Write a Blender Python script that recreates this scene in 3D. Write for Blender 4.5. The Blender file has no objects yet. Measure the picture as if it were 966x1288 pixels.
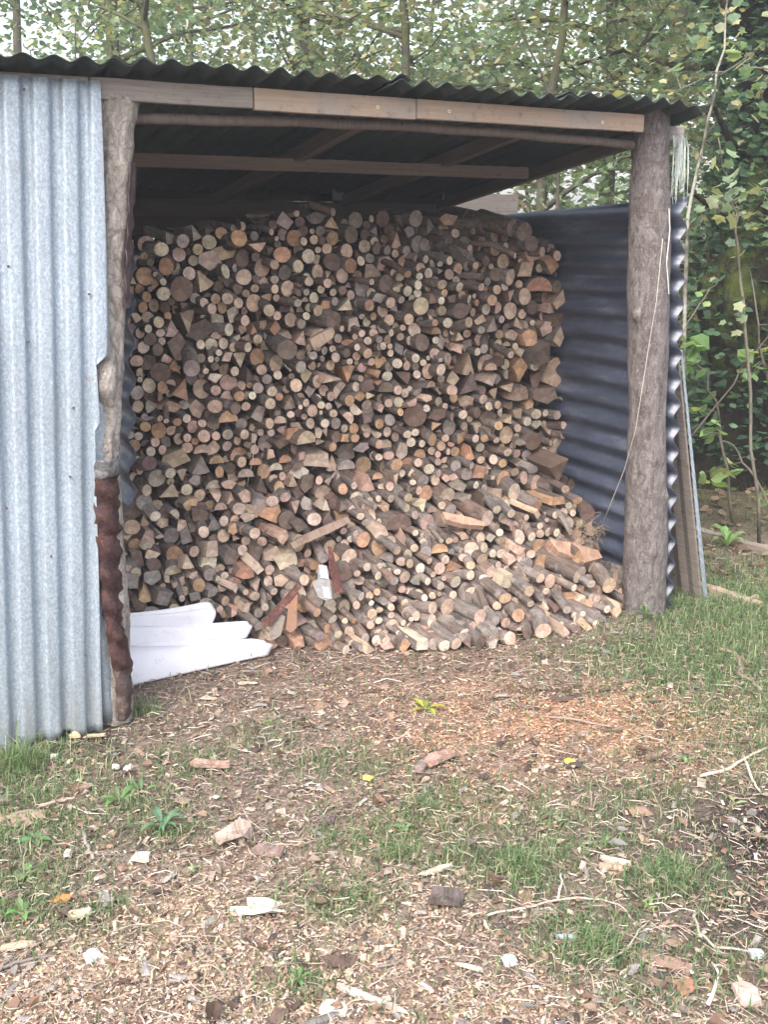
import bpy, math, random, re
import numpy as np
from mathutils import Vector, Matrix, noise as MN
R=random.Random(7); NR=np.random.default_rng(7)
S=bpy.context.scene; COL=S.collection
# ------------------------------------------------------------------ camera, sky, sun, exposure
F=1253.0; TH=math.atan(339/F); CT,ST=math.cos(TH),math.sin(TH); EYE=1.6
cam=bpy.data.cameras.new("camera"); co=bpy.data.objects.new("camera",cam); COL.objects.link(co)
co.location=(0,0,EYE); co.rotation_euler=(math.pi/2-TH,0,0)
cam.sensor_fit='VERTICAL'; cam.sensor_height=24; cam.lens=F/1288*24; cam.clip_start=.05; cam.clip_end=400
S.camera=co
W=bpy.data.worlds.new("World"); S.world=W; W.use_nodes=True
wn=W.node_tree; wn.nodes.clear()
sky=wn.nodes.new('ShaderNodeTexSky'); sky.sky_type='NISHITA'; sky.sun_disc=False
SUN_EL=math.radians(50); SUN_ROT=math.radians(205)
sky.sun_elevation=SUN_EL; sky.sun_rotation=SUN_ROT; sky.air_density=1.6; sky.dust_density=5; sky.ozone_density=1
hs=wn.nodes.new('ShaderNodeHueSaturation'); hs.inputs['Saturation'].default_value=.62; hs.inputs['Value'].default_value=1.25
bg=wn.nodes.new('ShaderNodeBackground'); bg.inputs['Strength'].default_value=.15
wo=wn.nodes.new('ShaderNodeOutputWorld')
wn.links.new(sky.outputs[0],hs.inputs['Color']); tint=wn.nodes.new('ShaderNodeMix'); tint.data_type='RGBA'; tint.blend_type='MULTIPLY'; tint.inputs[0].default_value=1; tint.inputs[7].default_value=(1.0,.985,1.0,1); wn.links.new(hs.outputs[0],tint.inputs[6]); wn.links.new(tint.outputs[2],bg.inputs[0]); wn.links.new(bg.outputs[0],wo.inputs[0])
sl=bpy.data.lights.new("sun",'SUN'); sl.energy=.55; sl.angle=math.radians(25); sl.color=(1,.955,.96)
so=bpy.data.objects.new("sun",sl); COL.objects.link(so)
sd_=Vector((math.sin(SUN_ROT)*math.cos(SUN_EL),math.cos(SUN_ROT)*math.cos(SUN_EL),math.sin(SUN_EL)))
so.rotation_euler=sd_.to_track_quat('Z','Y').to_euler(); so.location=sd_*20
S.view_settings.view_transform='Standard'; S.view_settings.look='None'; S.view_settings.exposure=1.60; S.view_settings.gamma=1
# ------------------------------------------------------------------ geometry of the place: shed frame (s along the front, d into the shed, z up)
C0=np.array([0,0,EYE])
U=np.array([2648,1298.,0]); U/=np.linalg.norm(U); V=np.array([-U[1],U[0],0]); Z=np.array([0,0,1.])
def ray(x,y):
    a,b=x-483,y-644
    return np.array([a,F*CT-b*ST,-(F*ST+b*CT)])
def ground(x,y,z=0.):
    r=ray(x,y); return C0+r*((z-EYE)/r[2])
O=ground(150,910)
def L(s,d,z): return O+U*s+V*d+Z*z
def onplane(x,y,n,k):
    r=ray(x,y); return C0+r*((k-(C0-O)@n)/(r@n))
def sdz(P): q=P-O; return q@U,q@V,q[2]
# ------------------------------------------------------------------ mesh builder
class MB:
    def __init__(s): s.v=[]; s.f=[]; s.m=[]; s.uv=[]; s.c=[]
    def add(s,vs,fs,mi=0,uv=None,col=(1,1,1)):
        o=len(s.v); s.v+= [tuple(map(float,p)) for p in vs]
        s.c+= [tuple(col)]*len(vs) if not isinstance(col,list) else col
        uv=uv or [(0.,0.)]*len(vs); s.uv+=uv
        for i,f in enumerate(fs):
            s.f.append([o+k for k in f]); s.m.append(mi[i] if isinstance(mi,list) else mi)
        return o
    def build(s,name,mats,parent=None,smooth=False):
        me=bpy.data.meshes.new(name); me.from_pydata(s.v,[],s.f)
        for m in (mats if isinstance(mats,(list,tuple)) else [mats]): me.materials.append(m)
        me.polygons.foreach_set('material_index',s.m)
        if smooth: me.polygons.foreach_set('use_smooth',[True]*len(s.f))
        a=me.color_attributes.new('tone','FLOAT_COLOR','POINT')
        a.data.foreach_set('color',np.hstack([np.array(s.c,dtype=np.float32).reshape(-1,3),np.ones((len(s.v),1),np.float32)]).ravel())
        ul=me.uv_layers.new(name='UVMap'); li=np.empty(len(me.loops),np.int32); me.loops.foreach_get('vertex_index',li)
        ul.data.foreach_set('uv',np.array(s.uv,dtype=np.float32)[li].ravel())
        me.update()
        o=bpy.data.objects.new(name,me); COL.objects.link(o)
        if parent: o.parent=parent; o.matrix_parent_inverse=PI_(parent)
        return o
def PI_(p): return (Matrix.Translation(p.location) @ p.rotation_euler.to_matrix().to_4x4()).inverted() if p.parent is None else Matrix()
def npmesh(name,verts,tris_per,nv,mat,cols,uvs=None,parent=None,smooth=False):
    """verts (N,nv,3); tris_per list of faces on nv verts; cols (N,3)"""
    N=len(verts); fl=[]; 
    V_=verts.reshape(-1,3); base=(np.arange(N)*nv)[:,None]
    me=bpy.data.meshes.new(name); me.vertices.add(len(V_)); me.vertices.foreach_set('co',V_.astype(np.float32).ravel())
    loops=np.concatenate([ (base+np.array(f)) for f in tris_per],axis=1) # N x sum
    cnt=np.array([len(f) for f in tris_per]); 
    me.loops.add(loops.size); me.loops.foreach_set('vertex_index',loops.astype(np.int32).ravel())
    tot=np.tile(cnt,N); st=np.concatenate([[0],np.cumsum(tot)[:-1]])
    me.polygons.add(len(tot)); me.polygons.foreach_set('loop_start',st.astype(np.int32)); 
    me.polygons.foreach_set('loop_total',tot.astype(np.int32))
    me.polygons.foreach_set('use_smooth',np.full(len(tot),smooth))
    me.materials.append(mat); me.update(calc_edges=True); me.validate()
    a=me.color_attributes.new('tone','FLOAT_COLOR','POINT')
    cc=np.repeat(cols,nv,axis=0) if cols.ndim==2 else cols.reshape(-1,3)
    a.data.foreach_set('color',np.hstack([cc,np.ones((len(cc),1))]).astype(np.float32).ravel())
    o=bpy.data.objects.new(name,me); COL.objects.link(o)
    if parent: o.parent=parent; o.matrix_parent_inverse=PI_(parent)
    return o
def tag(o,label=None,cat=None,group=None,kind=None):
    if label: o['label']=label
    if cat: o['category']=cat
    if group: o['group']=group
    if kind: o['kind']=kind
    return o
def empty(name,loc,label,cat,group=None):
    o=bpy.data.objects.new(name,None); COL.objects.link(o); o.location=Vector(loc); o.empty_display_size=.1
    return tag(o,label,cat,group)
def frame(d):
    d=d/np.linalg.norm(d); a=np.array([0,0,1.]) if abs(d[2])<.9 else np.array([1.,0,0])
    x=np.cross(a,d); x/=np.linalg.norm(x); y=np.cross(d,x); return x,y,d
def tube(mb,pts,rad,n=8,col=(1,1,1),mi=0,noise=0.,cap=True,rnd=R):
    pts=[np.array(p,float) for p in pts]; k=len(pts); vs=[];uv=[];l=0
    x=None
    for i,p in enumerate(pts):
        t=pts[min(i+1,k-1)]-pts[max(i-1,0)]; t=t/np.linalg.norm(t)
        if x is None: x,y,_=frame(t)
        x=x-t*(x@t); x/=np.linalg.norm(x); y=np.cross(t,x)
        if i: l+=np.linalg.norm(p-pts[i-1])
        r=rad[i] if isinstance(rad,(list,tuple,np.ndarray)) else rad
        for j in range(n):
            a=2*math.pi*j/n; q=r*(1+(noise*(rnd.random()-.5) if noise else 0))
            vs.append(p+x*math.cos(a)*q+y*math.sin(a)*q); uv.append((a*r,l))
    fs=[]
    for i in range(k-1):
        for j in range(n):
            fs.append([i*n+j,i*n+(j+1)%n,(i+1)*n+(j+1)%n,(i+1)*n+j])
    if cap: fs+= [list(range(n))[::-1],list(range((k-1)*n,k*n))]
    mb.add(vs,fs,mi,uv,col)
def box(mb,c,ax,half,col=(1,1,1),mi=0,wob=0.,nseg=1):
    """box centred c with axes ax (3 unit vectors) and half sizes; long axis = ax[0], nseg cuts, wobble"""
    ax=[np.array(a,float) for a in ax]; vs=[];uv=[]
    for i in range(nseg+1):
        t=-1+2*i/nseg
        w1,w2=(wob*(R.random()-.5),wob*(R.random()-.5)) if nseg>1 else (0,0)
        for a,b in ((-1,-1),(1,-1),(1,1),(-1,1)):
            vs.append(c+ax[0]*half[0]*t+ax[1]*(half[1]*a+w1)+ax[2]*(half[2]*b+w2)); uv.append((half[0]*(t+1),(a*half[1]+b*half[2])))
    fs=[[3,2,1,0],[nseg*4+k for k in range(4)]]
    for i in range(nseg):
        for j in range(4): fs.append([i*4+j,i*4+(j+1)%4,(i+1)*4+(j+1)%4,(i+1)*4+j])
    mb.add(vs,fs,mi,uv,col)
def sheet(mb,fn,na,nb,th,col=(1,1,1),mi=0,colfn=None):
    """closed thin solid over a grid: fn(a,b)->point, a,b in 0..1"""
    P=np.array([[fn(i/na,j/nb) for j in range(nb+1)] for i in range(na+1)])
    da=np.gradient(P,axis=0); db=np.gradient(P,axis=1); n=np.cross(da,db); n/=np.linalg.norm(n,axis=2,keepdims=True)+1e-12
    A=P+n*th/2; B=P-n*th/2; w=nb+1; N=(na+1)*w
    vs=list(A.reshape(-1,3))+list(B.reshape(-1,3)); fs=[]
    uv=[(i/na,j/nb) for i in range(na+1) for j in range(nb+1)]*2
    for i in range(na):
        for j in range(nb):
            a=i*w+j; fs.append([a,a+w,a+w+1,a+1]); fs.append([N+a,N+a+1,N+a+w+1,N+a+w])
    for i in range(na):
        for j in (0,nb):
            a=i*w+j; f=[a,a+w,N+a+w,N+a]; fs.append(f if j else f[::-1])
    for j in range(nb):
        for i in (0,na):
            a=i*w+j; f=[a,a+1,N+a+1,N+a]; fs.append(f if not i else f[::-1])
    cols=[colfn(i/na,j/nb) for i in range(na+1) for j in range(nb+1)]*2 if colfn else col
    mb.add(vs,fs,mi,uv,cols)
# ------------------------------------------------------------------ materials
def mat(name,fn,rough=.8,spec=.3):
    m=bpy.data.materials.new(name); m.use_nodes=True; nt=m.node_tree; b=nt.nodes['Principled BSDF']
    b.inputs['Roughness'].default_value=rough; b.inputs['Specular IOR Level'].default_value=spec
    fn(nt,b); return m
class N:
    def __init__(s,nt): s.t=nt
    def n(s,ty,ins={},**kw):
        x=s.t.nodes.new(ty)
        for k,v in kw.items(): setattr(x,k,v)
        for k,v in ins.items():
            if isinstance(v,bpy.types.NodeSocket): s.t.links.new(v,x.inputs[k])
            else: x.inputs[k].default_value=v
        return x
    def coord(s,kind='Object'): return s.n('ShaderNodeTexCoord').outputs[kind]
    def mapp(s,v,sc=(1,1,1),rot=(0,0,0),loc=(0,0,0)): return s.n('ShaderNodeMapping',{'Vector':v,'Scale':sc,'Rotation':rot,'Location':loc}).outputs[0]
    def noise(s,v,sc,det=4,rough=.6,dist=0): return s.n('ShaderNodeTexNoise',{'Vector':v,'Scale':sc,'Detail':det,'Roughness':rough,'Distortion':dist}).outputs['Fac']
    def vor(s,v,sc,feature='F1',out='Distance'): return s.n('ShaderNodeTexVoronoi',{'Vector':v,'Scale':sc},feature=feature).outputs[out]
    def ramp(s,f,stops):
        x=s.n('ShaderNodeValToRGB',{'Fac':f}); e=x.color_ramp.elements
        while len(e)<len(stops): e.new(.5)
        for k,(p,c) in enumerate(stops): e[k].position=p; e[k].color=(c[0],c[1],c[2],1) if not isinstance(c,(int,float)) else (c,c,c,1)
        return x.outputs[0]
    def mix(s,f,a,b,mode='MIX'):
        x=s.n('ShaderNodeMix',data_type='RGBA',blend_type=mode)
        for k,v in ((0,f),(6,a),(7,b)):
            if isinstance(v,bpy.types.NodeSocket): s.t.links.new(v,x.inputs[k])
            elif k==0: x.inputs[0].default_value=v
            else: x.inputs[k].default_value=(v[0],v[1],v[2],1) if not isinstance(v,(int,float)) else (v,v,v,1)
        return x.outputs[2]
    def math(s,op,a,b=0.,c=0.):
        x=s.n('ShaderNodeMath',operation=op)
        for k,v in enumerate((a,b,c)):
            if isinstance(v,bpy.types.NodeSocket): s.t.links.new(v,x.inputs[k])
            else: x.inputs[k].default_value=v
        return x.outputs[0]
    def tone(s): return s.n('ShaderNodeAttribute',attribute_name='tone').outputs['Color']
    def uv(s): return s.n('ShaderNodeUVMap',uv_map='UVMap').outputs[0]
    def bump(s,b,h,st=.5,d=.01):
        x=s.n('ShaderNodeBump',{'Height':h,'Strength':st,'Distance':d}); s.t.links.new(x.outputs[0],b.inputs['Normal'])
    def base(s,b,c): s.t.links.new(c,b.inputs['Base Color'])
def m_end(nt,b):
    k=N(nt); uv=k.uv(); co=k.coord()
    wob=k.noise(co,25,3)
    r=k.n('ShaderNodeVectorMath',{0:uv},operation='LENGTH').outputs['Value']
    rr=k.math('ADD',r,k.math('MULTIPLY',wob,.012))
    rings=k.math('SINE',k.math('MULTIPLY',rr,1500))
    rf=k.ramp(k.math('MULTIPLY_ADD',rings,.5,.5),[(0,.74),(1,1.10)])
    sep=k.n('ShaderNodeSeparateXYZ',{0:uv})
    ang=k.math('ARCTAN2',sep.outputs[1],sep.outputs[0])
    cv=k.n('ShaderNodeCombineXYZ',{0:k.math('MULTIPLY',ang,2.2),1:k.math('MULTIPLY',r,9)}).outputs[0]
    off=k.n('ShaderNodeVectorMath',{0:cv,1:co},operation='ADD').outputs[0]
    cr=k.ramp(k.noise(off,3.2,5,.7),[(.33,.25),(.39,1)])
    bl=k.ramp(k.noise(co,60,5,.7),[(.3,.72),(.7,1.12)])
    bl2=k.ramp(k.noise(co,22,4,.7),[(.35,.58),(.62,1.12)])
    c=k.mix(1,k.tone(),rf,'MULTIPLY'); c=k.mix(.55,c,cr,'MULTIPLY'); c=k.mix(1,c,bl,'MULTIPLY'); c=k.mix(.8,c,bl2,'MULTIPLY')
    pth=k.ramp(r,[(.0015,.45),(.004,1)]); c=k.mix(1,c,pth,'MULTIPLY'); saw=k.noise(k.mapp(co,(260,30,40),(.3,.5,.9)),1,3,.6); c=k.mix(.5,c,k.ramp(saw,[(.35,.75),(.6,1.08)]),'MULTIPLY')
    k.base(b,c); k.bump(b,k.math('ADD',k.noise(co,220,4,.7),saw),.5,.004)
def m_bark(nt,b):
    k=N(nt); uv=k.uv(); co=k.coord()
    n1=k.noise(k.mapp(uv,(60,14,1)),1,5,.7,.6); n2=k.noise(co,45,4,.7); lich=k.noise(co,16,5,.65)
    c=k.mix(1,k.tone(),k.ramp(n1,[(.28,.35),(.5,.95),(.75,1.45)]),'MULTIPLY')
    c=k.mix(k.ramp(lich,[(.54,0),(.64,.55)]),c,(.29,.265,.245)); c=k.mix(k.ramp(n2,[(.3,.5),(.45,0)]),c,(.03,.024,.02))
    k.base(b,c); k.bump(b,k.math('ADD',n1,k.math('MULTIPLY',n2,.5)),.9,.006)
def m_split(nt,b):
    k=N(nt); co=k.coord(); uv=k.uv()
    g=k.noise(k.mapp(uv,(160,9,1)),1,5,.7,.4); bl=k.noise(co,20,4,.6)
    c=k.mix(1,k.tone(),k.ramp(g,[(.25,.55),(.7,1.2)]),'MULTIPLY'); c=k.mix(k.ramp(bl,[(.5,0),(.7,.6)]),c,(.12,.075,.05))
    k.base(b,c); k.bump(b,g,.9,.006)
END=mat('end_grain',m_end,.85,.2); BARK=mat('log_bark',m_bark,.9,.2); SPLIT=mat('split_wood',m_split,.85,.2)
def m_galv(nt,b):
    k=N(nt); co=k.coord()
    sp=k.vor(k.mapp(co,(1,1,.55)),190,out='Color'); v=k.n('ShaderNodeSeparateXYZ',{0:sp}).outputs[0]
    n=k.noise(k.mapp(co,(1,1,.7)),130,5,.8); st=k.noise(k.mapp(co,(22,22,1.3)),1,5,.65)
    c=k.ramp(n,[(.32,(.20,.25,.305)),(.5,(.31,.37,.435)),(.66,(.46,.53,.595))])
    c=k.mix(.35,c,k.ramp(v,[(0,.7),(1,1.15)]),'MULTIPLY')
    c=k.mix(k.ramp(st,[(.5,0),(.72,.5)]),c,(.24,.28,.31)); c=k.mix(k.ramp(k.noise(co,7,5,.7),[(.6,0),(.75,.4)]),c,(.20,.21,.21))
    spk=k.ramp(k.noise(co,120,3,.8),[(.24,.7),(.31,0)]); c=k.mix(spk,c,(.09,.11,.14))
    low=k.n('ShaderNodeSeparateXYZ',{0:co}).outputs[2]
    rs=k.math('MULTIPLY',k.ramp(k.noise(k.mapp(co,(30,30,1.1),(0,0,0),(3,1,2)),1,5,.7),[(.60,0),(.70,.6)]),k.ramp(k.noise(co,3,3,.6),[(.45,0),(.6,1)])); c=k.mix(rs,c,(.22,.15,.11))
    dirt=k.math('MULTIPLY',k.ramp(low,[(.0,.8),(.35,0)]),k.ramp(st,[(.3,.2),(.6,1)]))
    c=k.mix(dirt,c,(.19,.20,.19))
    k.base(b,c); b.inputs['Metallic'].default_value=.3; b.inputs['Roughness'].default_value=.48; k.bump(b,n,.25,.004)
GALV=mat('galvanised_steel',m_galv,.5,.5)
def m_rust(nt,b):
    k=N(nt); co=k.coord(); n=k.noise(co,30,6,.75); 
    c=k.ramp(n,[(.3,(.025,.014,.015)),(.5,(.055,.027,.027)),(.62,(.09,.05,.043)),(.8,(.14,.12,.12))]); c=k.mix(1,c,k.tone(),'MULTIPLY')
    pt=k.ramp(k.noise(co,75,5,.8),[(.52,0),(.60,.8)]); c=k.mix(pt,c,(.13,.065,.035)); k.base(b,c); k.bump(b,k.math('ADD',n,pt),.7,.006)
RUST=mat('rusty_painted_steel',m_rust,.72,.3)
def m_blue(nt,b):
    k=N(nt); co=k.coord(); n=k.noise(k.mapp(co,(3,3,14)),1,5,.7); n2=k.noise(co,40,4,.7)
    c=k.ramp(n,[(.3,(.038,.048,.075)),(.55,(.066,.082,.125)),(.74,(.15,.175,.22))]); c=k.mix(.5,c,k.ramp(n2,[(.3,.6),(.7,1.3)]),'MULTIPLY')
    dst=k.ramp(k.noise(k.mapp(co,(2,2,30)),2,5,.75),[(.55,0),(.75,.4)]); c=k.mix(dst,c,(.17,.16,.16)); k.base(b,c); k.bump(b,n2,.25,.003)
BLUE=mat('blue_black_sheet',m_blue,.36,.6)
def m_roof(nt,b):
    k=N(nt); co=k.coord(); n=k.noise(co,22,6,.75); 
    c=k.ramp(n,[(.3,(.012,.020,.020)),(.55,(.022,.036,.032)),(.75,(.05,.065,.05))]); k.base(b,c); k.bump(b,n,.4,.004)
ROOF=mat('dark_green_roof_sheet',m_roof,.65,.4)
def wood(name,c1,c2,knots=(.06,.04,.03),ax=0,grey=None):
    def fn(nt,b):
        k=N(nt); uv=k.uv(); co=k.coord()
        g=k.noise(k.mapp(uv,(3,90,1)),1,6,.7,.8); bl=k.noise(co,5,4,.6)
        c=k.ramp(g,[(.25,c1),(.7,c2)]); 
        if grey: c=k.mix(k.ramp(bl,[(.42,0),(.62,.85)]),c,grey)
        kn=k.vor(k.mapp(uv,(7,16,1)),1); c=k.mix(k.ramp(kn,[(.05,.85),(.12,0)]),c,knots)
        st=k.noise(co,28,4,.7); c=k.mix(k.ramp(st,[(.3,.5),(.45,0)]),c,(.09,.07,.055)); c=k.mix(1,c,k.tone(),'MULTIPLY')
        k.base(b,c); k.bump(b,g,.5,.004)
    return mat(name,fn,.8,.25)
TIMBER=wood('tan_timber',(.29,.215,.16),(.43,.335,.26),grey=(.29,.26,.235))
GREYW=wood('weathered_timber',(.16,.14,.13),(.30,.27,.25))
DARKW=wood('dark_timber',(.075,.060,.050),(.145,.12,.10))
def m_post(nt,b):
    k=N(nt); co=k.coord(); uv=k.uv(); n=k.noise(k.mapp(co,(38,38,13)),1,7,.8,1.2); n2=k.noise(co,90,5,.7); h=k.noise(k.mapp(co,(6,6,40)),1,4,.7)
    c=k.ramp(n,[(.30,(.045,.038,.037)),(.45,(.12,.105,.102)),(.62,(.23,.21,.205)),(.78,(.34,.32,.31))])
    c=k.mix(k.ramp(n2,[(.58,0),(.68,.7)]),c,(.40,.36,.33)); c=k.mix(k.ramp(h,[(.32,.6),(.42,0)]),c,(.09,.065,.055))
    k.base(b,c); k.bump(b,k.math('ADD',n,k.math('MULTIPLY',n2,.6)),.9,.008)
POST=mat('debarked_post',m_post,.85,.2)
def m_bpost(nt,b):
    k=N(nt); co=k.coord(); v=k.vor(k.mapp(co,(14,14,9)),1.6,'DISTANCE_TO_EDGE'); n=k.noise(k.mapp(co,(12,12,7)),2,6,.75,.8); n2=k.noise(co,70,5,.75)
    c=k.ramp(n,[(.3,(.15,.13,.12)),(.46,(.33,.30,.27)),(.66,(.58,.54,.50))]); c=k.mix(k.ramp(n2,[(.3,.7),(.42,0)]),c,(.06,.045,.035))
    c=k.mix(k.ramp(v,[(0,.35),(.06,0)]),c,(.06,.045,.035))
    k.base(b,c); k.bump(b,k.math('ADD',n,n2),1,.012)
BPOST=mat('flaky_bark_post',m_bpost,.9,.15)
def m_plain(nt,b): 
    k=N(nt); co=k.coord(); k.base(b,k.mix(1,k.tone(),k.ramp(k.noise(co,60,4,.7),[(.25,.7),(.7,1.15)]),'MULTIPLY'))
PLAIN=mat('toned_surface',m_plain,.85,.2)
def m_white(nt,b):
    k=N(nt); co=k.coord(); c=k.ramp(k.noise(co,9,4,.6),[(.3,(.60,.60,.66)),(.7,(.70,.69,.74))]); c=k.mix(k.ramp(k.noise(co,24,6,.8),[(.56,0),(.72,.55)]),c,(.34,.29,.25)); sp=k.ramp(k.noise(co,110,3,.8),[(.24,.8),(.29,0)]); c=k.mix(sp,c,(.12,.09,.07)); k.base(b,c); k.bump(b,k.noise(co,14,4,.6),.3,.01)
    b.inputs['Subsurface Weight'].default_value=0
WHITE=mat('white_plastic',m_white,.28,.5)
def m_leaf(nt,b):
    k=N(nt); co=k.coord(); c=k.mix(.5,k.tone(),k.ramp(k.noise(co,30,3,.6),[(.3,.6),(.7,1.3)]),'MULTIPLY'); k.base(b,c)
    tr=k.n('ShaderNodeBsdfTranslucent',{'Color':k.mix(1,c,(1.5,1.6,.9),'MULTIPLY')}); mx=k.n('ShaderNodeMixShader',{0:.4})
    o=nt.nodes['Material Output']; nt.links.new(b.outputs[0],mx.inputs[1]); nt.links.new(tr.outputs[0],mx.inputs[2]); nt.links.new(mx.outputs[0],o.inputs[0])
LEAF=mat('leaf',m_leaf,.55,.35)
def m_tbark(nt,b):
    k=N(nt); co=k.coord(); n=k.noise(k.mapp(co,(9,9,3)),1.5,6,.7,.5); m=k.noise(co,3.5,5,.7)
    c=k.ramp(n,[(.3,(.045,.04,.032)),(.6,(.12,.11,.085))]); c=k.mix(k.ramp(m,[(.42,0),(.58,.85)]),c,k.tone()); k.base(b,c); k.bump(b,n,.9,.03)
TBARK=mat('tree_bark',m_tbark,.95,.1)
def m_moss(nt,b):
    k=N(nt); co=k.coord(); n=k.noise(k.mapp(co,(9,9,5)),1.5,7,.8,.8); m=k.noise(co,5,6,.75)
    c=k.ramp(n,[(.35,(.008,.007,.005)),(.6,(.035,.028,.02)),(.75,(.07,.055,.04))]); c=k.mix(k.ramp(m,[(.44,0),(.6,.9)]),c,k.tone()); k.base(b,c); k.bump(b,k.math('ADD',n,m),1,.06)
MOSSY=mat('mossy_old_bark',m_moss,.95,.1)
# ------------------------------------------------------------------ the shed
def roofz(d): return 2.092-.123*(d+.13)
def swall(z): return 2.45-.055*z
shed=empty('woodshed',L(1.2,.9,0),'open-fronted lean-to woodshed of corrugated metal sheets and round posts filled with logs','shed')
SP=shed
# left front galvanised sheets
def edgeR(z):
    if z>1.235: return .05+(z-1.235)*.033
    if z>1.05: return .004
    return -.012-.05*(1.05-z)
def galv_fn(s0,s1,off,z0,z1,rag=0):
    def fn(a,b):
        z=z0+(z1-z0)*b; e0=s0(z) ; e1=s1(z); s=min(e0+(max(e1,rag or e1)-e0)*a,e1)
        ph=(s-.064*z)*2*math.pi/.080
        w=-.0105*math.tanh(2.4*(math.sin(ph)+.38))+.003*math.sin(3*z+s*5)+.0025*math.exp(-((z-.48)/.03)**2-((s+.10)/.03)**2)+.002*MN.noise(Vector((s*14,z*6,1)))
        if b==0: z+= .012*math.sin(s*23)+.01*math.sin(s*61)
        return L(s,-.03-off+w+.004*math.sin(z*9+s*3),z+.008)
    return fn
def seam(z): return -.30-.055*(2-z)
mb=MB(); sheet(mb,galv_fn(lambda z:seam(z)-.05,edgeR,0,0,2.045,.078),170,70,.0012); o=mb.build('corrugated_sheet',GALV,SP,True)
tag(o,'pale galvanised upright sheet beside the bark post')
mb=MB(); sheet(mb,galv_fn(lambda z:-1.75,seam,.0035,0,2.05),420,40,.0012); o=mb.build('corrugated_sheet',GALV,SP,True)
tag(o,'pale galvanised upright sheet at the far left corner')
for (px,py) in ((92,513),(75,100),(30,112),(108,825),(10,335),(36,430),(112,370),(8,640),(64,700),(88,600)):
    P=onplane(px,py,V,-.045); mb=MB(); tube(mb,[P,P+V*.012],.0035,7,(.10,.08,.08)); mb.build('nail',PLAIN,SP)
# strip of sheet behind it
def st(a,b):
    z=.02+1.13*b; e_=float(np.interp(z,[0,.5,.85,.92,1.15],[.0,.0,.0,.030,.036])); s=-.08+(e_+.08)*a; return L(s,.0+.006*math.sin(a*7+1)-.008,z)
mb=MB(); sheet(mb,st,14,20,.0012); o=mb.build('galvanised_offcut',GALV,SP,True); tag(o,'narrow flat galvanised strip behind the front sheet')
# left bark post
mb=MB(); vs=[];n=40;k=90;fs=[]
for i in range(k+1):
    z=2.02*i/k; cs=float(np.interp(z,[0,.9,1.2,1.6,2.02],[.0,.014,.050,.088,.134])); r=.056+.004*math.sin(z*4)
    if z>1.93: r+=(z-1.93)*.16
    for j in range(n):
        a=2*math.pi*j/n; d=MN.noise(Vector((math.cos(a)*2,math.sin(a)*2,z*7)))*.009+MN.noise(Vector((math.cos(a)*5,math.sin(a)*5,z*22)))*.006
        rr=r+d
        lump=math.exp(-((z-1.185)/.062)**6)*max(0,math.cos(a-math.radians(205)))**.5*.036*(1+.35*MN.noise(Vector((a*2,z*30,3))))
        vs.append(L(cs+math.cos(a)*(rr+lump),.045+math.sin(a)*(rr)-lump*.95,z))
for i in range(k):
    for j in range(n): fs.append([i*n+j,i*n+(j+1)%n,(i+1)*n+(j+1)%n,(i+1)*n+j])
fs.append([k*n+j for j in range(n)])
mb.add(vs,fs); o=mb.build('post',BPOST,SP,True); tag(o,'pale flaky bark-covered left post')
# rusty flashing over the foot of the post
def fl(a,b):
    z=.03+.91*b
    l=[(.0,-.012),(.15,-.01),(.25,-.02),(.5,-.035),(.75,-.038),(1,-.022)]
    r_=[(.0,.035),(.04,.045),(.2,.055),(.4,.035),(.6,.045),(.8,.05),(1,.06)]
    s0=np.interp(b,*zip(*l)); s1=np.interp(b,*zip(*r_))
    w=.010*math.sin((z*1.0+a*.055)*2*math.pi/.098)*min(1,b*6)+.007*MN.noise(Vector((a*2,z*24,5)))
    s=s0+(s1-s0)*a+.012*MN.noise(Vector((0,z*38,9)))*(a>.8)+.006*MN.noise(Vector((0,z*30,2)))*(a<.1)
    return L(s,-.035-.03*math.sin(a*math.pi)*.6+w+.03*a*a-(.012 if b>.93 else 0),z)
mb=MB(); sheet(mb,fl,12,110,.0015,colfn=lambda a,b:(2.6,5.2,5.8) if b>.935 else ((1.3,1.9,1.9) if b<.2 else (.8,.72,.8))); o=mb.build('flashing',RUST,SP,True); tag(o,'maroon rusty corrugated strip round the post foot')
def fl2(a,b):
    z=1.40+.435*b; w=.011*math.sin(z*2*math.pi/.078) if b<.72 else .004
    e_=float(np.interp(z,[.9,1.2,1.6,2.0],[.063,.100,.138,.185])); return L(e_-.012+.030*a+w*.6*a,-.025+.06*a+w,z)
mb=MB(); sheet(mb,fl2,6,60,.002,colfn=lambda a,b:(1.5,2.2,2.6)); o=mb.build('flashing',RUST,SP,True); tag(o,'purple-brown wavy strip high on the left post')
# left side wall (edge-on) and right side wall
def lw(a,b):
    z=.72+.86*b; return L(.075+.062*z+.013*math.sin(z*2*math.pi/.125),.13+1.7*a,z)
mb=MB(); sheet(mb,lw,6,110,.002); o=mb.build('corrugated_sheet',BLUE,SP,True); tag(o,'dark blue side sheet just inside the left post')
def rw(a,b):
    top=1.775-.055*a; z=.02+(top-.02)*b; d=-.015+1.97*a
    return L(swall(z)-.014+.017*math.sin(z*2*math.pi/.102)+.004*math.sin(d*3),d,z)
mb=MB(); sheet(mb,rw,16,170,.002); o=mb.build('corrugated_sheet',BLUE,SP,True); tag(o,'blue-black side wall sheet right of the logs')
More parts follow.
